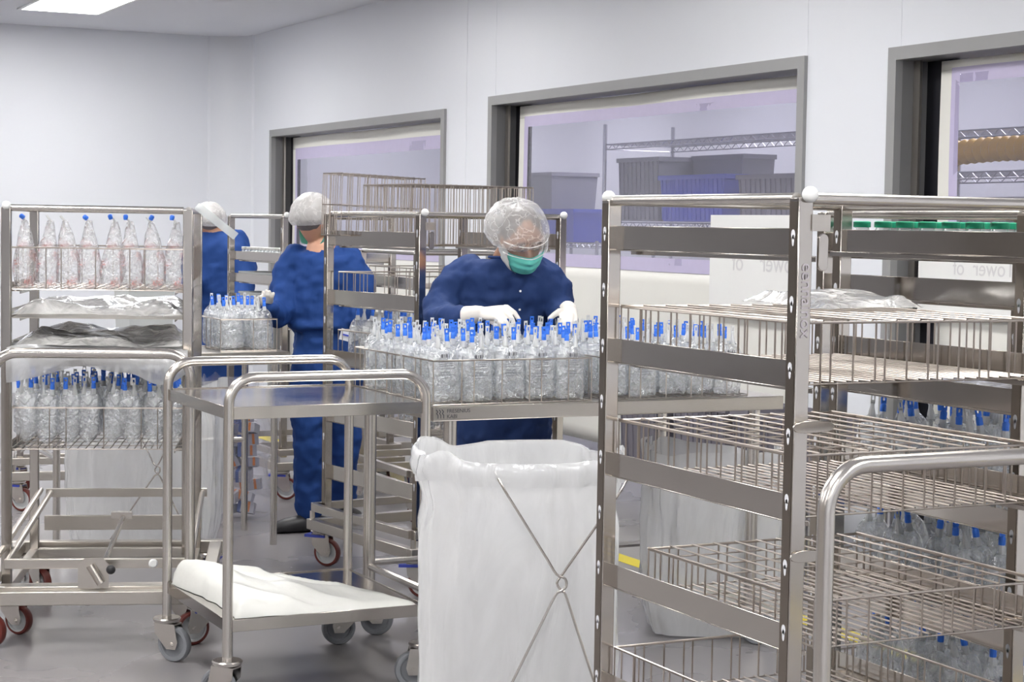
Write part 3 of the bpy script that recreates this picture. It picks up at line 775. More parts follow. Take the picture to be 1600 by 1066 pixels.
m = MB(); m.prism([(.30,.215),(.30,.30),(.325,.325),(.39,.325),(.41,.30),(.41,.215)], .004, Matrix.Translation((0,.0,0))); m.tube([(.345,-.01,.30),(.385,-.02,.235)], .016, 12)
pl = m.build('release_plate', 'steel', tC)
MB().ball((.42,-.03,.287), .017).build('knob', 'rubber_black', pl)
MB().lathe([(.004,0),(.017,.001),(.017,.006),(.012,.010)], 16, Matrix.Translation((.565,.058,.293)) @ Matrix.Rotation(PI/2,4,'X')).build('white_button', 'white_plastic', tC)
for (x, y, sw) in ((-.04,.02,2.7),(.74,.02,.4),(-.04,1.06,2.2),(.74,1.06,1.4)): caster(tC, x, y, .155, .0625, 'wheel_red', sw, True)
tC.location = P(-1.86, 6.60)
# contents
def LB(x, y, z): return L(B0, YB, x, y, z)
def mtx(p, yaw): return Matrix.Translation(p) @ Matrix.Rotation(yaw, 4, 'Z')
basket('shallow wire basket of wrapped bags on the top level of the left rack', LB(.035,.02,1.29), YB, .63, .70, .155, vs=.10)
def wrapped(seed):
    m = MB(); rows = []; N = 18
    prof = [(-.02,.10,.02),(0.0,.42,.35),(.03,.72,.7),(.10,.95,1),(.25,1,1),(.45,.97,.85),(.62,.80,.65),(.78,.55,.5),(.90,.38,.4),(.97,.28,.3),(1.0,.22,.2)]
    for z, wf, tf in prof:
        ring = []
        for j in range(N):
            a = 2*PI*j/N; k = 1+.28*nz3((math.cos(a)*1.8+seed, math.sin(a)*1.8, z*7+seed))
            ring.append(Vector((.044*wf*math.cos(a)*k + .012*seed % .01 + (.012*math.sin(seed*7)*max(0,z-.6)), .030*tf*math.sin(a)*k, .25*z)))
        rows.append(ring)
    m.loft(rows); return m
WR = [wrapped(i*1.37+.5).mesh('wrapped_bag', 'overwrap', 50) for i in range(4)]
TUB = MB().tube([(0,0,.225),(.004,0,.25),(-.01,0,.268)], .0045, 6).mesh('port', 'port', 50)
CP2 = MB().lathe([(.007,0),(.009,.004),(.009,.016),(.005,.02)], 8).mesh('blue_cap', 'blue_cap', 50)
for i in range(8):
    o = bpy.data.objects.new('wrapped_bag', WR[i % 4]); COL.objects.link(o)
    o.matrix_world = mtx(LB(.075+i*.0785, .06+.01*(i % 2), 1.297), YB) @ Matrix.Rotation(random.uniform(-.06,.06), 4, 'Y')
    tag(o, 'overwrapped bag with faint red print, %s from the left on top of the left rack' % ORD[i], 'wrapped bag', 'wrapped bags in the top basket of the left rack')
    c = bpy.data.objects.new('port', TUB); COL.objects.link(c); c.parent = o
    if i not in (1, 2):
        c = bpy.data.objects.new('blue_cap', CP2); COL.objects.link(c); c.parent = o
        c.matrix_local = Matrix.Translation((-.01 if i % 3 else .004, 0, .256)) @ Matrix.Rotation([-.9,.4,-.6,-.9,-.4,0,.5,.1][i], 4, 'Y')
for z, dz, sd, nm in ((1.188,.075,1.3,'first'),(1.068,.085,5.1,'second')):
    tf = thing('plastic_film', 'crumpled clear plastic film on the %s level under the wrapped bags, left rack' % nm, 'plastic film', LB(.03,.02,z), YB)
    crumple(tf, 'film', 'shelf_film', .64, .70, dz, sd)
MB().box((.03,.02,1.183),(.67,.76,1.186)).build('tray', 'steel', rB); MB().box((.03,.02,1.063),(.67,.76,1.066)).build('tray', 'steel', rB)
# film draped over the front of the lower level
tf = thing('plastic_film', 'milky plastic film draped over the lower basket of bags in the left rack', 'plastic film', LB(.02,-.012,-.012), YB)
def drape(u, v):
    x = .66*u; hang = .075+.028*math.sin(u*7.5+1.5)+.02*nz3((u*5,1,2))-.02*max(0,(u-.82))*5
    if v < .5: t = v/.5; return Vector((x, .30*(1-t)+.012*nz3((u*6,t*4,1)), 1.078+.020*nz3((u*4,t*4,4))+.01))
    t = (v-.5)/.5; return Vector((x, .0-.012*math.sin(t*PI)+.006*nz3((u*8,t*2,8)), 1.088-.012-hang*1.15*t))
MB().grid(drape, 60, 20).build('film', 'trash', tf, 60)
basket('wire basket of fluid bags on the lower level of the left rack', LB(.035,.02,.695), YB, .63, .70, .155, vs=.11)
random.seed(11)
fill(LB(.035,.03,.700), YB, .63, .64, 8, 5, 'lower basket in the left rack', 'fluid bags in the lower basket of the left rack', kind='v', lean=.10)
# clear document holder on the corner
dh = thing('document_holder', 'white plastic document holder slanting from the right corner of the left rack', 'document holder', LB(.70,.0,1.598), YB)
MB().box((0,-.003,0),(.185,.003,.030), Matrix.Rotation(.66,4,'Y')).box((.0,-.005,.0),(.185,.005,.004), Matrix.Rotation(.66,4,'Y')).build('plate', 'glass', dh)

# ---- rack C in the middle behind the work table
YC = math.radians(7.7); C0 = P(-.388, 7.62); CW, CD = .745, .83
rC = rack('tray rack in the middle behind the work table, with wire baskets sticking out on top', C0, YC, CW, CD, 1.607, [1.455, 1.19, .92, .66, .40], base=True, balls=(1,1,0,0), lip=.065)
def LC(x, y, z): return L(C0, YC, x, y, z)
basket('wire basket on the second level of the middle rack', LC(.04,.06,1.195), YC, .64, .70, .14, vs=.06)
basket('wire basket of fluid bags on the third level of the middle rack', LC(.04,.06,.925), YC, .64, .70, .15, vs=.09)
fill(LC(.04,.07,.93), YC, .40, .66, 3, 7, 'third level basket of the middle rack', 'fluid bags on the third level of the middle rack', lean=.08)
basket('wire basket of fluid bags on the fourth level of the middle rack', LC(.04,.06,.665), YC, .64, .70, .15, vs=.09)
fill(LC(.04,.07,.67), YC, .40, .22, 3, 2, 'fourth level basket of the middle rack', 'fluid bags on the fourth level of the middle rack', lean=.08)
def topb(label, x, y, z, yaw, tilt, w, d, h, vs):
    t = basket(label, LC(x, y, z), YC+yaw, w, d, h, vs=vs, flip=True, mid=True); t.rotation_euler = (0, tilt, YC+yaw)
    return t
topb('wide upturned wire basket standing out of the top of the middle rack', .055, .13, 1.463, 0, 0, .60, .44, .255, .024)
topb('smaller wire basket tilted behind the upturned basket on the middle rack', -.03, .62, 1.50, .06, .03, .44, .16, .27, .03)

# ---- second work table, woman's table at the left back
T2 = P(-2.10, 8.30)
t2 = thing('work_table', 'stainless steel work table at the left back, in front of the worker seen from behind', 'table', T2, 0)
m = MB(); m.box((0,0,.931),(1.16,.55,.935)); m.box((0,0,.885),(1.16,.003,.935)); m.box((1.157,0,.885),(1.16,.55,.935)); m.box((0,0,.885),(.003,.55,.935)); m.box((0,.547,.885),(1.16,.55,.935)); m.build('tabletop','steel',t2,bevel=.0015)
for x, y in ((.06,.05),(1.10,.05),(.06,.50),(1.10,.50)): U([(x,y,.0),(x,y,.93)], .017, 12).build('leg','steel_tube',t2)
m = MB(); m.tube([(.06,.50,.46),(1.10,.50,.46)], .014).tube([(.06,.05,.46),(.06,.50,.46)], .014); m.build('stretcher','steel_tube',t2)
b2 = L(T2,0,.84,.08,.938)
basket('small wire basket of fluid bags on the table at the left back', b2, 0, .28, .36, .15, vs=.13)
fill(b2, 0, .28, .34, 2, 5, 'basket on the left back table', 'fluid bags on the table at the left back', lean=.06, printed_rows=0)
tt = thing('storage_tote', 'pale grey plastic tote with a recessed grip on the left back table', 'tote', L(T2,0,.43,.20,.936), 0)
MB().loft([[Vector((x*s_+.11,y*s_+.14,z)) for x, y in ((-.11,-.14),(.11,-.14),(.11,.14),(-.11,.14))] for z, s_ in ((0,.90),(.30,1),(.30,1.06),(.33,1.06),(.33,.99),(.02,.88))]).build('body','tote',tt,0)
MB().box((.17,-.006,.17),(.20,.002,.22)).build('grip','white_plastic',tt)

# ---- rack E left back
YE = math.radians(3.0); E0 = P(-1.285, 10.3)
rE = rack('tray rack at the left back with trays of white vials, beside the turned worker', E0, YE, .70, .87, 1.60, [1.33,1.20,1.08,.96], base=True, balls=(1,0,0,0), latch=False, lip=.05)
def LE(x, y, z): return L(E0, YE, x, y, z)
for q, z in enumerate((1.335,1.205,1.085,.965)):
    MB().box((.03,.03,z-.004),(.67,.84,z)).build('tray','steel',rE)
    if q: 
        tb = thing('vial_tray', 'white lidded tray on the %s level of the left back rack' % ORD[q], 'tray', LE(.05,.04,z), YE)
        MB().box((0,0,0),(.6,.78,.055)).build('box', 'tote', tb, bevel=.004)
v1 = vial('small white capped glass vial, near end, first row, in the left back rack', LE(.055,.06,1.336), 'vial_cap', 'white capped vials in the left back rack', .021, .06)
for j in range(2):
    for i in range(14):
        if i == 0 and j == 0: continue
        v = copy_tree(v1); v.location = LE(.055+j*.05, .06+i*.052, 1.336)
        v['label'] = 'white capped vial %s from near end, %s row, left back rack top' % ((ORD+['thirteenth','fourteenth'])[i], ORD[j])
# ---- low rack base at far left behind rack B
G0 = P(-2.62, 9.75)
rG = rack('dark steel rack at the far left seen through the left rack', G0, math.radians(-12), .62, .7, .62, [.42,.52], balls=(0,0,0,0), latch=False, base=True)
# ---- rack H behind the middle rack
H0 = P(-.50, 9.5)
rH = rack('tray rack further back behind the middle rack', H0, 0, .70, .8, 1.42, [1.22,1.02,.82], balls=(0,0,0,0), latch=False, base=True)
for q, z in enumerate((1.222,1.022)):
    basket('%s empty wire basket in the rack further back' % ('upper','lower')[q], L(H0,0,.04,.04,z), 0, .62, .7, .10, vs=.1)
# ---- rack J right behind the table
J0 = P(-.80, 11.3)
rJ = rack('low steel cart with dark wheels far behind the middle rack', J0, 0, .6, .6, .60, [.45], balls=(0,0,0,0), latch=False, base=True, tread='rubber_black')

# ---- trash bags
trash_bag('large milky trash bag on a crossed wire stand in the front centre', P(.025, 5.17), -AZ+.02, .545, .42, .905, 1.0, cross=(.112,.585))
trash_bag('bulky white trash bag on the floor behind the left rack', P(-1.70, 8.55), -AZ, .66, .42, .80, 4.0, cross=(.10,.42), bulge=.05, rim=False, group=None)
trash_bag('short white trash bag under the right end of the work table', P(.80, 7.08), -AZ, .55, .40, .70, 7.0, cross=(.3,.4), bulge=.05, rim=False, xwire=False)

# ---- clear bag full of cartons
cb = thing('clear_trash_bag', 'clear plastic bag of discarded cartons standing on the floor at the left back', 'trash bag', P(-1.49, 9.72), -AZ)
def cbf(u, v):
    a = 2*PI*u; c, s_ = math.cos(a), math.sin(a)
    w = .19*(1-.25*max(0, v-.6)/.4) + .03*(1-v); k = 1+.12*nz3((c*2, s_*2, v*4))
    return Vector((math.copysign(abs(c)**.55, c)*w*k, math.copysign(abs(s_)**.55, s_)*.15*k, .005+v*.72+.04*v*nz3((c*3,s_*3,1))))
MB().grid(cbf, 48, 20, closed_u=True).build('clear_film', 'clear_bag', cb, 60)
random.seed(5)
cz = 0
cartons = []
for r_ in range(10):
    for q in range(3):
        sx, sy, sz = random.uniform(.07,.11), random.uniform(.06,.09), random.uniform(.045,.06)
        p = Vector((-.11+q*.11+random.uniform(-.02,.02), -.075+random.uniform(-.015,.02), .05+r_*.060))
        o = MB().box((-sx/2,-sy/2,-sz/2),(sx/2,sy/2,sz/2)).build('carton', 'carton')
        mm = Matrix.Translation(cb.location) @ Matrix.Rotation(-AZ,4,'Z') @ Matrix.Translation(p) @ Euler((random.uniform(-.3,.3), random.uniform(-.5,.5) if r_ < 6 else random.uniform(-.08,.08), random.uniform(-.4,.4))).to_matrix().to_4x4()
        o.matrix_world = mm
        tag(o, 'small printed carton in the clear bag, %s layer from the floor, %s' % (ORD[r_], ('left','middle','right')[q]), 'carton', 'cartons in the clear bag')
        MB().box((-sx/2-.001,-sy/2-.001,-sz/2-.001),(-sx/2+.016,sy/2+.001,sz/2+.001)).build('end_band', random.choice(['carton_blue','carton_orange','carton_blue']), o)
        MB().box((sx/2-.035,-sy/2-.0015,-sz/2+.005),(sx/2-.022,sy/2+.0005,sz/2+.001)).build('stripe', 'carton_orange', o)

# ---- wire shelving and bins (next room, and low dolly by the curtain)
def wire_shelf(label, loc, yaw, w, d, zs, top, group=None, posts=True):
    """long side along local y"""
    t = thing('wire_shelving', label, 'shelving', loc, yaw, group)
    if posts:
        for x, y in ((0,0),(w,0),(0,d),(w,d)): U([(x,y,0),(x,y,top)], .014, 10).build('post','chrome',t)
    for z in zs:
        m = MB()
        for x in (0, w):
            m.tube([(x,0,z),(x,d,z)], .004, 5).tube([(x,0,z-.035),(x,d,z-.035)], .004, 5)
            n = int(d/.05); pts = [(x, d*i/n, z if i % 2 else z-.035) for i in range(n+1)]; m.tube(pts, .0028, 4)
        for y in (0, d): m.tube([(0,y,z),(w,y,z)], .004, 5).tube([(0,y,z-.035),(w,y,z-.035)], .003, 5)
        n = int(d/.03)
        for i in range(n): m.tube([(0,d*i/n,z),(w,d*i/n,z)], .002, 4, caps=False)
        m.build('wire_deck', 'chrome', t)
    return t
def tote(label, loc, yaw, w, d, h, mat, group=None, ribs=True, flare=1.08):
    t = thing('storage_bin', label, 'storage bin', loc, yaw, group)
    def rc(s_, z): return [Vector((x*s_, y*s_, z)) for x, y in ((-w/2,-d/2),(w/2,-d/2),(w/2,d/2),(-w/2,d/2))]
    MB().loft([rc(1/flare,0),rc(1,h-.03),rc(1.05,h-.03),rc(1.05,h),rc(.98,h),rc(.9,.02)]).build('body', mat, t, 0)
    if ribs:
        m = MB(); n = max(3, int(d/.055))
        for i in range(n+1):
            y = -d/2*.93+d*.93*i/n
            m.loft([[Vector((-w/2/flare-.008,y-.004,.01)),Vector((-w/2/flare+.004,y-.004,.01)),Vector((-w/2/flare+.004,y+.004,.01)),Vector((-w/2/flare-.008,y+.004,.01))],
                    [Vector((-w/2-.008,y-.004,h-.03)),Vector((-w/2+.004,y-.004,h-.03)),Vector((-w/2+.004,y+.004,h-.03)),Vector((-w/2-.008,y+.004,h-.03))]])
        m.build('ribs', mat, t, 0)
    return t
SX = 6.3
def sy(px, X=SX):
    t = (px-800)/F; D = X/(t*CA+SA); return -t*D*SA + D*CA
wire_shelf('chrome wire shelving with grey and blue bins behind the middle window', (SX, sy(1300), 0), 0, .55, sy(940)-sy(1300), [2.13, 1.59, .9, .3], 2.27)
tote('tall grey bin at the left end of the wire shelving behind the middle window', (SX+.25, (sy(952)+sy(1018))/2, 1.60), 0, .42, sy(952)-sy(1018)-.03, .43, 'bin_grey', ribs=True)
tote('bright blue bin on the wire shelving behind the middle window', (SX+.18, (sy(1022)+sy(1128))/2, 1.60), 0, .34, sy(1022)-sy(1128)-.05, .30, 'bin_blue')
tote('dark grey bin behind the blue bin on the wire shelving', (SX+.42, (sy(1030)+sy(1120))/2+.15, 1.60), 0, .25, .6, .44, 'bin_grey', ribs=False)
tote('grey bin right of the blue bin on the wire shelving behind the middle window', (SX+.2, (sy(1140)+sy(1260))/2, 1.60), 0, .36, sy(1140)-sy(1260)-.06, .29, 'bin_grey')
wire_shelf('chrome wire shelf with a blue bin behind the left of the middle window', (SX+.5, sy(930,SX+.5), 0), 0, .5, 1.35, [1.43,.8], 1.45)
tote('tall grey bin behind the left of the middle window', (SX+.75, sy(850,SX+.5)+.3, 1.62), 0, .42, .62, .37, 'bin_grey', ribs=False)
tote('blue bin under the tall grey bin behind the middle window', (SX+.75, sy(870,SX+.5)+.12, 1.435), 0, .44, .62, .26, 'bin_blue', ribs=False)
wire_shelf('chrome wire shelving with a yellow hose behind the right window', (SX-.1, 3.2, 0), 0, .5, sy(1455,SX)-3.2+.3, [2.07, 1.86, 1.4], 2.1, posts=True)
U([(SX-.1, sy(1537,SX-.1), 0),(SX-.1, sy(1537,SX-.1), 2.28)], .016, 10).build('post', 'chrome', bpy.data.objects['wire_shelving.002'])
hm = MB(); n = 150; y0_, y1_ = 3.3, sy(1455,SX)+.25
pts = [(SX+.12, y0_+(y1_-y0_)*i/n, 1.97+.015*math.sin(i*.11)) for i in range(n+1)]
hm.tube(pts, [.055+.012*(1 if i % 2 else -1) for i in range(n+1)], 14)
o = hm.build('corrugated_hose', 'hose', None, 40); tag(o, 'yellow corrugated hose on the chrome shelving behind the right window', 'hose')
for q in range(3):
    tote('grey bin low on the shelving behind the right window, %s from the left' % ORD[q], (SX+.18, sy(1490,SX)-q*.5, 1.405), 0, .4, .45, .33, 'bin_grey', 'grey bins behind the right window')
# low dolly with bins inside the room
DX = 4.62
wire_shelf('low chrome wire dolly holding dark grey bins near the curtain', (DX, sy(955,DX)-1.75, 0), 0, .42, 1.75, [.37], .42)
for q in range(3):
    yy = sy(955,DX)-.30-q*.52
    tote('dark grey bin on the low dolly, %s from the left' % ORD[q], (DX+.2, yy, .375), 0, .36, .46, .36, 'bin_grey', 'dark grey bins on the low dolly')
# paper notices taped to the curtains
def notice(label, px0, px1, z0, z1, words, s_=.14):
    ya, yb = wy(px1, WALLX+.09), wy(px0, WALLX+.09)
    t = thing('paper_notice', label, 'notice', (WALLX+.085, (ya+yb)/2, 0), 0)
    MB().box((0,-(yb-ya)/2,z0),(.002,(yb-ya)/2,z1)).build('sheet', 'paper', t)
    # print showing through from the back, mirrored
    text('print_through', words, s_, 'faint', t, Matrix.Translation((-.0015, -(yb-ya)/2+.05, z0+(z1-z0)*.45)) @ Matrix(((0,0,1,0),(1,0,0,0),(0,1,0,0),(0,0,0,1))), .0002)
notice('blank looking white notice on the curtain of the middle window, print showing through', 1108, 1262, 1.09, 1.63, 'Tower    of')
notice('white notice on the curtain of the right window, print showing through', 1434, 1598, 1.17, 1.60, 'Tower  of', .10)
# ================================================================== PEOPLE
TXW = bpy.data.textures.new('cloth_folds', 'CLOUDS'); TXW.noise_scale = .11; TXW.noise_depth = 2
TXF = bpy.data.textures.new('fine_folds', 'CLOUDS'); TXF.noise_scale = .05; TXF.noise_depth = 1
def ell(c, rx, ry, n=24, tilt=0.0, nrm=None):
    c = Vector(c); out = []
    for j in range(n):
        a = 2*PI*j/n; k = .86
        x = rx*math.copysign(abs(math.cos(a))**k, math.cos(a)); y = ry*math.copysign(abs(math.sin(a))**k, math.sin(a))
        out.append(c+Vector((x, y*math.cos(tilt), y*math.sin(tilt))))
    return out
def remeshed(m, name, mat, parent, vox=.012, smooth=6, fold=.012, fine=.004, stretch=None):
    o = m.build(name, mat, parent, 180)
    r = o.modifiers.new('union', 'REMESH'); r.mode = 'VOXEL'; r.voxel_size = vox; r.use_smooth_shade = True
    if smooth: s_ = o.modifiers.new('smooth', 'SMOOTH'); s_.iterations = smooth; s_.factor = .5
    if fold:
        d = o.modifiers.new('folds', 'DISPLACE'); d.texture = TXW; d.strength = fold*2; d.mid_level = .5; d.texture_coords = 'LOCAL'
    if fine:
        d = o.modifiers.new('fine', 'DISPLACE'); d.texture = TXF; d.strength = fine*2; d.mid_level = .5; d.texture_coords = 'LOCAL'
    return o
def limb(m, pts, rs, n=5, seg=14):
    p = smooth_pts(pts, n); k = len(rs)-1; rr = []
    for i in range(len(p)):
        t = i/(len(p)-1)*k; a = min(int(t), k-1); rr.append(rs[a]*(1-(t-a))+rs[a+1]*(t-a))
    m.tube(p, rr, seg)
    m.ball(p[0], rr[0]*.98, seg, 8); m.ball(p[-1], rr[-1]*.98, seg, 8)
def headmesh(m, T):
    """skull, jaw, nose, ears, brows; face to -y, eyes at z=0"""
    rows = []
    for i in range(1, 22):
        th = PI*i/22; z = -math.cos(th); ring = []
        for j in range(28):
            a = 2*PI*j/28; sx = math.cos(a)*math.sin(th); sy_ = math.sin(a)*math.sin(th)
            x = .077*sx; y = .098*sy_; zz = .118*z
            if z < -.1:
                t = (-z-.1)/.9; x *= 1-.30*t; y = y*(1-.18*t) - .020*t*(1 if sy_ < 0 else 2.0)
            if sy_ < -.75 and -.15 < z < .2: y += .006
            ring.append(T @ Vector((x, y, zz)))
        rows.append(ring)
    m.loft(rows)
    m.loft([[T @ Vector(p) for p in r] for r in ([(-.008,-.088,.012),(.008,-.088,.012),(.008,-.098,.012),(-.008,-.098,.012)], [(-.012,-.088,-.018),(.012,-.088,-.018),(.009,-.115,-.020),(-.009,-.115,-.020)], [(-.016,-.085,-.038),(.016,-.085,-.038),(.013,-.112,-.036),(-.013,-.112,-.036)], [(-.010,-.085,-.044),(.010,-.085,-.044),(.008,-.1,-.044),(-.008,-.1,-.044)])])
    for s in (-1, 1):
        m.ball((s*.079, .008, -.012), (.010,.018,.032), 10, 7, T)
        m.ball((s*.030, -.083, .002), (.018,.012,.010), 10, 7, T)
        m.ball((s*.032, -.088, .022), (.026,.008,.008), 10, 7, T)
    m.ball((0, -.088, -.066), (.024,.010,.007), 10, 6, T)
    m.ball((0, -.086, -.078), (.020,.010,.007), 10, 6, T)
def T_head(c, yaw, pitch, roll=0): return Matrix.Translation(c) @ Matrix.Rotation(yaw, 4, 'Z') @ Matrix.Rotation(pitch, 4, 'X') @ Matrix.Rotation(roll, 4, 'Y')
def bouffant(parent, T, seed, r=(.112,.128,.108), c=(0,.018,.045), zlow=-.35, mat='cap_film', back=.0):
    m = MB()
    def f(u, v):
        a = 2*PI*u; th = (1-v)*(PI*.5 - math.asin(max(-1, zlow))) ; z = math.cos(th)
        pf = 1 + .05*nz3((math.cos(a)*2+seed, math.sin(a)*2, z*2)) + .03*nz3((math.cos(a)*6+seed, math.sin(a)*6, z*6))+.012*nz3((math.cos(a)*15+seed, math.sin(a)*15, z*9))
        if v < .12: pf *= .86+.14*(v/.12) + .010*math.sin(a*38)
        y = math.sin(a)*math.sin(th)
        return T @ Vector((c[0]+r[0]*math.cos(a)*math.sin(th)*pf, c[1]+r[1]*y*pf + back*max(0, y)*.5, c[2]+r[2]*z*pf - (.030 if y > 0 else 0)*y*(1-v)))
    m.grid(f, 90, 30, closed_u=True)
    return m.build('hair_cap', mat, parent, 60)
def patch(T, a0, a1, z0, z1, off, nu=22, nv=12, fn=None):
    """patch wrapped on the lower face; a measured from -y (face front) in radians"""
    m = MB()
    def f(u, v):
        a = a0+(a1-a0)*u; z = z0+(z1-z0)*v
        k = math.sqrt(max(.05, 1-(z/.135)**2))
        x = (.077*k+off)*math.sin(a); y = -(.100*k+off)*math.cos(a) - .016*math.exp(-(a/.35)**2)*math.exp(-((z+.035)/.05)**2)
        if z < -.02: y -= .012*min(1, (-z-.02)/.08)*math.cos(a)
        p = Vector((x, y, z))
        if fn: p += fn(u, v)
        return T @ p
    m.grid(f, nu, nv); return m

def hand(parent, name, wrist, knuck, fingers, thumb, cuff=None, mat='glove', r=.0098, palm_t=.015):
    """palm lofted from wrist to the four knuckles; each finger its own chain of joints"""
    m = MB(); w = Vector(wrist); K = [Vector(k) for k in knuck]
    across = (K[0]-K[-1]).normalized(); mid = (K[0]+K[-1])/2; along = (mid-w).normalized(); nrm = across.cross(along).normalized()
    half = (K[0]-K[-1]).length/2
    rows = []
    for t, hw, th in ((-.05,.026,.020),(.15,.031,.019),(.45,half*.95+.008,palm_t+.001),(.75,half+.010,palm_t),(1.0,half+.008,palm_t*.8),(1.08,half+.002,palm_t*.5)):
        c = w.lerp(mid, t)
        rows.append([c+across*hw*math.cos(2*PI*j/16)+nrm*th*math.sin(2*PI*j/16) for j in range(16)])
    m.loft(rows)
    for k, tips in zip(K, fingers):
        pts = [k-along*.012] + [k] + [Vector(q) for q in tips]
        n = len(pts); rr = [r*1.08, r*1.08]+[r*(1.0-.10*i) for i in range(n-2)]
        m.tube(pts, rr, 10)
        for q, rq in zip(pts[1:], rr[1:]): m.ball(q, rq*1.0, 10, 7)
    pts = [w.lerp(mid, .22)+across*.012]+[Vector(q) for q in thumb]; rr = [r*1.6, r*1.35, r*1.15, r*1.0][:len(pts)]
    m.tube(pts, rr, 10)
    for q, rq in zip(pts, rr): m.ball(q, rq, 10, 7)
    if cuff:
        c0, c1, r0, r1 = cuff; c0 = Vector(c0); c1 = Vector(c1)
        m.tube([c0, c0.lerp(c1,.5), c1, w+along*.01], [r0, (r0+r1)/2*.98, r1, .026], 18)
    return remeshed(m, name, mat, parent, .0036, 2, 0, 0)
def shoe(parent, c, yaw, s=1.0):
    T = Matrix.Translation(c) @ Matrix.Rotation(yaw, 4, 'Z'); rows = []
    for y, hw, h in ((-.16,.02,.03),(-.145,.040,.055),(-.10,.052,.070),(-.03,.050,.082),(.03,.042,.080),(.08,.040,.075),(.115,.034,.065),(.125,.015,.04)):
        rows.append([T @ Vector((hw*s*math.cos(2*PI*j/16), y*s, (h/2+h/2*math.sin(2*PI*j/16))*s)) for j in range(16)])
    return MB().loft(rows).build('shoe', 'rubber_black', parent, 60)

# ---- worker at the work table, head bowed
p1 = thing('person', 'person in navy gown and teal mask bowing over the bags on the work table', 'person', P(-.03, 7.42), -AZ)
TH = T_head((0.0640,-0.1600,1.5003), .30, .42, -.10)
m = MB(); headmesh(m, TH)
limb(m, [(-0.0103,0.0000,1.3672), (0.0069,-0.0400,1.4272), (0.0370,-0.1100,1.4642)], [.062,.056,.056])
limb(m, [(-0.0103,0.0000,1.3672), (-0.0074,0.0200,1.1732)], [.08,.08])
remeshed(m, 'body', 'skin', p1, .006, 3, 0, 0)
hm = MB(); hm.ball((0,.012,.030), (.083,.100,.098), 20, 12, TH @ Matrix.Rotation(-.15,4,'X')); hm.build('hair', 'hair_grey', p1)
bouffant(p1, TH, 2.0, (.124,.142,.114), (-.016,.028,.038), -.55, back=.05)
mk = patch(TH, -1.05, 1.05, -.118, -.022, .012, 28, 16, lambda u, v: Vector((0, -.004*math.sin(v*PI*6)*(1-abs(2*u-1)**3)-.008*math.sin(v*PI)*(1-abs(2*u-1)), 0)))
mk.build('face_mask', 'mask', p1, 60)
sd = patch(TH, -1.95, -.98, -.135, -.012, .016, 20, 14, lambda u, v: Vector((.004*nz3((u*6,v*6,1)), .010*nz3((u*5,v*7,3)), 0)))
sd.build('mask_side', 'sheet', p1, 60)
lp = MB().tube([TH @ Vector(q) for q in ((.066,-.055,-.03),(.078,-.03,-.02),(.082,.01,-.012))], .0018, 6).tube([TH @ Vector(q) for q in ((-.066,-.055,-.03),(-.078,-.03,-.02),(-.082,.01,-.012))], .0018, 6)
lp.build('ear_loop', 'white_plastic', p1)
patch(TH, -1.15, 1.15, -.024, .022, .024, 24, 8).build('safety_glasses', 'lens', p1, 60)
gl = MB(); 
for z in (.022, -.024): gl.tube([TH @ Vector(((.077*.98+.024)*math.sin(a), -(.1*.98+.024)*math.cos(a)-(.016*math.exp(-(a/.35)**2)*math.exp(-((z+.035)/.05)**2)), z)) for a in [(-1.15+2.3*i/16) for i in range(17)]], .0016, 5)
gl.build('glasses_rim', 'white_plastic', p1)
eb = MB()
for s in (-1, 1): eb.ball((s*.032,-.096,.026), (.022,.004,.004), 10, 6, TH @ Matrix.Rotation(0,4,'Y'))
for s in (-1, 1): eb.ball((s*.031,-.0955,-.003), (.016,.003,.0022), 10, 6, TH)
eb.build('brows_and_lashes', 'hair', p1)
g = MB()
g.loft([ell((-0.0032,-0.0500,1.4246),.062,.055), ell((-0.0055,-0.0400,1.4080),.128,.080), ell((-0.0077,-0.0300,1.3807),.165,.095), ell((-0.0097,-0.0200,1.3395),.205,.118), ell((-0.0113,0.0000,1.2643),.212,.130), ell((-0.0099,0.0300,1.1597),.200,.135), ell((-0.0082,0.0800,1.0267),.190,.135), ell((-0.0062,0.1200,0.8794),.195,.145), ell((-0.0035,0.1300,0.6938),.200,.150), ell((-0.0011,0.1300,0.5350),.195,.14)])
limb(g, [(-0.1332,-0.0200,1.3683), (-0.1987,-0.0400,1.3269), (-0.2470,-0.0900,1.2565), (-0.2636,-0.1600,1.1935)], [.072,.076,.072,.064])
limb(g, [(-0.2636,-0.1600,1.1935), (-0.2204,-0.2400,1.1905), (-0.1640,-0.3000,1.1969), (-0.1414,-0.3200,1.2007)], [.064,.058,.047,.040])
limb(g, [(0.1078,-0.0200,1.3669), (0.1750,-0.0200,1.3321), (0.2114,-0.0500,1.2620), (0.2238,-0.1100,1.1910)], [.080,.072,.062,.055])
limb(g, [(0.2238,-0.1100,1.1910), (0.2344,-0.1800,1.2021), (0.2422,-0.2500,1.2156)], [.055,.047,.038])
for px in (758, 815): limb(g, [(-2.0624+0.002624*px,0.1100,0.6433), (-2.0546+0.002620*px,0.0800,0.3308), (-2.0661+0.002639*px,0.1200,0.0982)], [.098,.085,.072])
remeshed(g, 'gown', 'gown', p1, .011, 4, .022, .010)
cl = MB().tube([q for q in ell((-0.0007,-0.0550,1.4273),.066,.060)], .006, 6, closed=True); cl.build('collar', 'gown', p1)
for (px, py) in ((813,455),(812,484)):
    q = Vector((0.0578,-0.1350,1.2579)); b = MB().lathe([(.0045,0),(.0045,.002)], 12, Matrix.Translation(Vector((0.0598,-0.1370,1.2959)) if py == 455 else Vector((0.0584,-0.1300,1.2223))) @ Matrix.Rotation(PI/2,4,'X')); b.build('snap_button', 'white_plastic', p1)
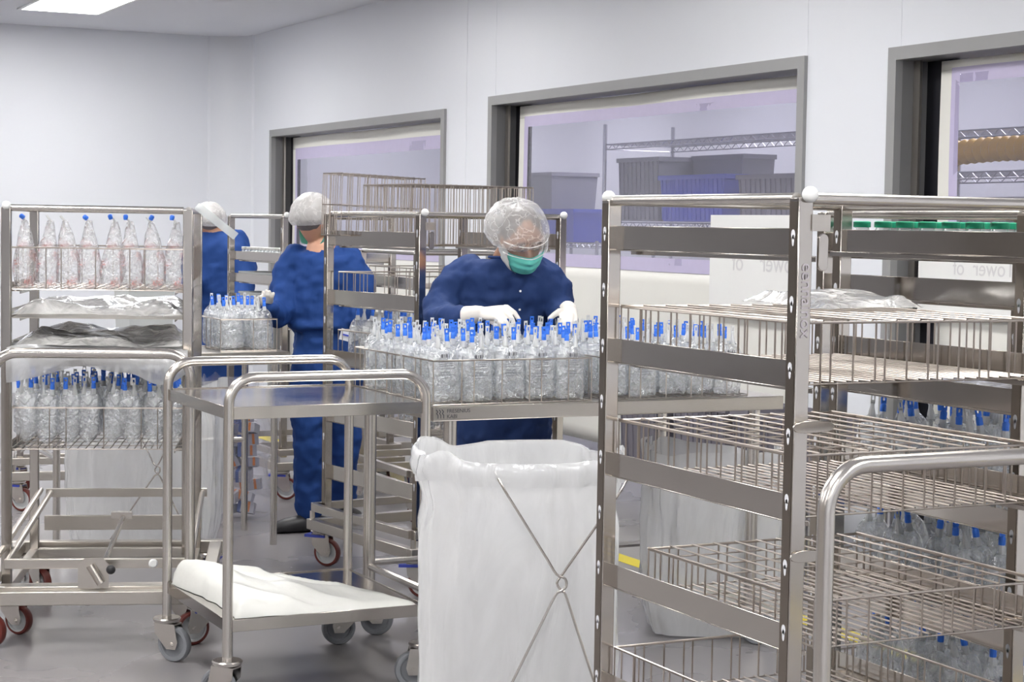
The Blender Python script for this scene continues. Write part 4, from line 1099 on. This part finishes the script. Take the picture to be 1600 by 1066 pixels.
# gloved hands, five fingers each
hand(p1, 'glove', (-0.0892,-0.3600,1.2181), [(0.0085,-0.4000,1.2434), (-0.0009,-0.4200,1.2272), (-0.0151,-0.4300,1.2128), (-0.0319,-0.4350,1.2031)],
     [[(0.0380,-0.4300,1.2234), (0.0554,-0.4400,1.1974)], [(0.0287,-0.4500,1.2024), (0.0388,-0.4600,1.1740)], [(0.0072,-0.4600,1.1880), (0.0196,-0.4650,1.1643)], [(-0.0121,-0.4600,1.1829), (-0.0021,-0.4600,1.1637)]],
     [(-0.0540,-0.4000,1.1937), (-0.0268,-0.4200,1.1757), (-0.0048,-0.4300,1.1693)], ((-0.1463,-0.3200,1.2006), (-0.1065,-0.3500,1.2125), .042, .034))
hand(p1, 'glove', (0.2504,-0.3000,1.2305), [(0.2219,-0.3600,1.2156), (0.2388,-0.3700,1.2139), (0.2559,-0.3700,1.2117), (0.2710,-0.3600,1.2065)],
     [[(0.2137,-0.4100,1.1911), (0.2139,-0.4200,1.1648)], [(0.2329,-0.4200,1.1870), (0.2331,-0.4300,1.1584)], [(0.2524,-0.4200,1.1873), (0.2525,-0.4300,1.1587)], [(0.2700,-0.4000,1.1865), (0.2701,-0.4100,1.1651)]],
     [(0.2097,-0.3500,1.2272), (0.1896,-0.3800,1.2160), (0.1725,-0.3900,1.2016)], ((0.2447,-0.2400,1.2301), (0.2488,-0.2700,1.2316), .036, .032))
for px in (758, 815): shoe(p1, Vector((-2.0551+0.002626*px,0.0800,0.0662))*Vector((1,1,0)) if False else Vector(((-2.0541+0.002613*px,0.0800,0.6469)[0], (-2.0457+0.002603*px,0.0500,0.6505)[1], 0.0)), 0)

# ---- worker seen from behind
p2 = thing('person', 'person in a blue coverall and white hair cap standing with their back to the camera', 'person', P(-.946, 9.25), -AZ)
TH = T_head((-0.0547,-0.0300,1.5599), PI-.55+PI*0, .20, 0)
m = MB(); headmesh(m, TH)
limb(m, [(-0.0150,0.0000,1.4136), (-0.0294,0.0100,1.4645), (-0.0469,-0.0100,1.5155)], [.058,.053,.055]); limb(m, [(-0.0150,0.0000,1.4136), (-0.0037,0.0000,1.2281)], [.08,.08])
remeshed(m, 'body', 'skin2', p2, .007, 3, 0, 0)
hm = MB(); hm.ball((0,.016,.026), (.083,.098,.096), 20, 12, TH); hm.build('hair', 'hair_grey', p2)
bouffant(p2, TH, 5.0, (.108,.122,.112), (0,.015,.030), -.50, 'cap_film2')
patch(TH, -1.5, 1.5, -.11, -.02, .013).build('face_mask', 'mask', p2, 60)
patch(TH, -1.7, 1.7, -.022, .02, .020).build('safety_glasses', 'lens', p2, 60)
g = MB()
g.loft([ell((-0.0163,0.0100,1.4391),.060,.056), ell((-0.0129,0.0100,1.4167),.11,.08), ell((-0.0094,0.0100,1.3816),.165,.10), ell((-0.0065,0.0200,1.3076),.185,.125), ell((0.0011,0.0200,1.1792),.180,.13), ell((0.0052,0.0200,1.0828),.178,.135), ell((0.0056,0.0200,1.0445),.192,.150), ell((0.0056,0.0200,1.0245),.190,.146), ell((0.0059,0.0200,1.0120),.145,.105), ell((0.0059,0.0200,1.0000),.145,.105), ell((0.0062,0.0200,0.9700),.162,.122), ell((0.0074,0.0200,0.8409),.175,.14), ell((0.0083,0.0200,0.7440),.172,.13)])
limb(g, [(-0.1408,0.0100,1.3731), (-0.1890,-0.0100,1.2896), (-0.2119,-0.0500,1.1786), (-0.2144,-0.1000,1.0948)], [.078,.074,.070,.066])
limb(g, [(-0.2144,-0.1000,1.0948), (-0.2345,-0.1900,1.0988), (-0.2447,-0.2800,1.1278)], [.066,.055,.042])
limb(g, [(0.1149,0.0200,1.3705), (0.1638,0.0200,1.2942), (0.1931,-0.0100,1.1834), (0.1864,-0.0700,1.0804)], [.078,.072,.068,.062])
limb(g, [(0.1864,-0.0300,1.0804), (0.1633,0.0700,1.0693), (0.1483,0.1500,1.0732)], [.060,.050,.040])
limb(g, [(-0.0769,-0.0000,0.7928), (-0.0653,-0.0500,0.4593), (-0.0603,-0.0100,0.1141)], [.095,.082,.072])
limb(g, [(0.0935,0.0700,0.7898), (0.0997,0.1100,0.4432), (0.0901,0.2100,0.1492)], [.095,.080,.070])
remeshed(g, 'coverall', 'gown_b', p2, .012, 4, .022, .010)
hand(p2, 'glove', (-0.2497,-0.2900,1.1437), [(-0.2534,-0.3100,1.1725), (-0.2428,-0.3200,1.1761), (-0.2304,-0.3200,1.1763), (-0.2224,-0.3100,1.1730)],
     [[(-0.2571,-0.3300,1.1949), (-0.2603,-0.3300,1.2134)], [(-0.2434,-0.3400,1.2017), (-0.2436,-0.3400,1.2202)], [(-0.2310,-0.3400,1.1988), (-0.2281,-0.3400,1.2173)], [(-0.2169,-0.3300,1.1924), (-0.2108,-0.3300,1.2080)]],
     [(-0.2613,-0.3200,1.1604), (-0.2693,-0.3300,1.1761), (-0.2712,-0.3400,1.1920)], ((-0.2460,-0.2700,1.1211), (-0.2479,-0.2800,1.1371), .038, .030))
hand(p2, 'glove', (0.1364,0.1900,1.0657), [(0.1091,0.2300,1.0674), (0.1132,0.2400,1.0587), (0.1164,0.2400,1.0494), (0.1187,0.2300,1.0396)],
     [[(0.0924,0.2500,1.0682), (0.0770,0.2500,1.0649)], [(0.0935,0.2600,1.0564), (0.0781,0.2600,1.0530)], [(0.0998,0.2600,1.0441), (0.0844,0.2600,1.0408)], [(0.1052,0.2500,1.0313), (0.0928,0.2500,1.0280)]],
     [(0.1276,0.2300,1.0801), (0.1099,0.2400,1.0865), (0.0984,0.2500,1.0868)])
tg = MB().box((-.030,-.002,-.028),(.030,.002,.028), Matrix.Translation((0.1275,-0.1500,1.0013)) @ Matrix.Rotation(.25,4,'Y')); tg.build('pocket_label', 'tag', p2)
tg = MB().box((-.022,-.003,-.004),(.022,.0,.004), Matrix.Translation((0.1278,-0.1530,1.0014)) @ Matrix.Rotation(.25,4,'Y')); tg.build('label_stripe', 'bin_blue', p2)
sh = MB(); limb(sh, [(-0.0602,-0.0100,0.0979), (-0.0598,-0.0100,0.0491)], [.045,.04]); sh.build('sock', 'sheet', p2)
q = Vector((-0.0769,-0.0300,0.0521)); q.z = 0; shoe(p2, q, PI/2*-.75+0, 1.05)
q = Vector((0.0906,0.2100,0.0993)); q.z = 0; shoe(p2, q, PI*.9, 1.05)

# ---- third worker, far left behind the racks
p3 = thing('person', 'person in a blue gown mostly hidden behind the racks at the far left', 'person', P(-1.86, 11.9), -AZ)
TH = T_head((-0.1023,-0.0000,1.5484), PI+.35, .15, 0)
m = MB(); headmesh(m, TH); limb(m, [(-0.0524,0.0000,1.4464), (-0.0814,0.0000,1.4871), (-0.0939,0.0000,1.5115)], [.058,.055,.055]); limb(m, [(-0.0524,0.0000,1.4464), (-0.0348,0.0000,1.2491)], [.08,.08])
remeshed(m, 'body', 'skin2', p3, .009, 3, 0, 0)
hm = MB(); hm.ball((0,.016,.026), (.083,.098,.096), 20, 12, TH); hm.build('hair', 'hair_grey', p3)
bouffant(p3, TH, 8.0, (.112,.125,.105), (0,.015,.022), -.45, 'cap_film2')
g = MB()
g.loft([ell((-0.0567,-0.0000,1.4874),.07,.06), ell((-0.0442,-0.0000,1.4630),.15,.09), ell((-0.0357,0.0000,1.4055),.20,.12), ell((-0.0263,0.0000,1.2080),.20,.13), ell((-0.0206,-0.0000,0.9191),.18,.13), ell((-0.0192,0.0000,0.6708),.18,.14)])
limb(g, [(-0.1882,0.0000,1.4320), (-0.2075,-0.0500,1.2476), (-0.1726,-0.2000,1.1299)], [.08,.07,.06])
limb(g, [(0.0713,0.0000,1.4236), (0.1373,-0.0500,1.2529), (0.1366,-0.1500,1.0923), (0.1350,-0.3000,1.0173)], [.085,.078,.068,.05])
for px in (328, 362): limb(g, [(-1.4456+0.004133*px,0.0000,0.7404), (-1.4463+0.004141*px,0.0000,0.3669), (-1.4468+0.004148*px,0.0000,0.0546)], [.10,.085,.072])
remeshed(g, 'gown', 'gown_b', p3, .014, 6, .014, .005)
limb_ = MB(); 
hand(p3, 'glove', (0.1385,-0.3500,1.0035), [(0.1342,-0.4000,0.9857), (0.1422,-0.4000,0.9818), (0.1541,-0.4000,0.9820), (0.1621,-0.4000,0.9861)],
     [[(0.1333,-0.4200,0.9667), (0.1334,-0.4200,0.9507)], [(0.1453,-0.4200,0.9589), (0.1454,-0.4200,0.9429)], [(0.1572,-0.4200,0.9591), (0.1573,-0.4200,0.9431)], [(0.1691,-0.4200,0.9672), (0.1692,-0.4200,0.9513)]],
     [(0.1261,-0.4000,0.9976), (0.1182,-0.4000,0.9855), (0.1143,-0.4000,0.9734)])
for px in (0,1): shoe(p3, Vector(((-0.0877,0.0000,0.3375)[0]+px*.14, (-0.0877,0.0000,0.3375)[1], 0)), PI)
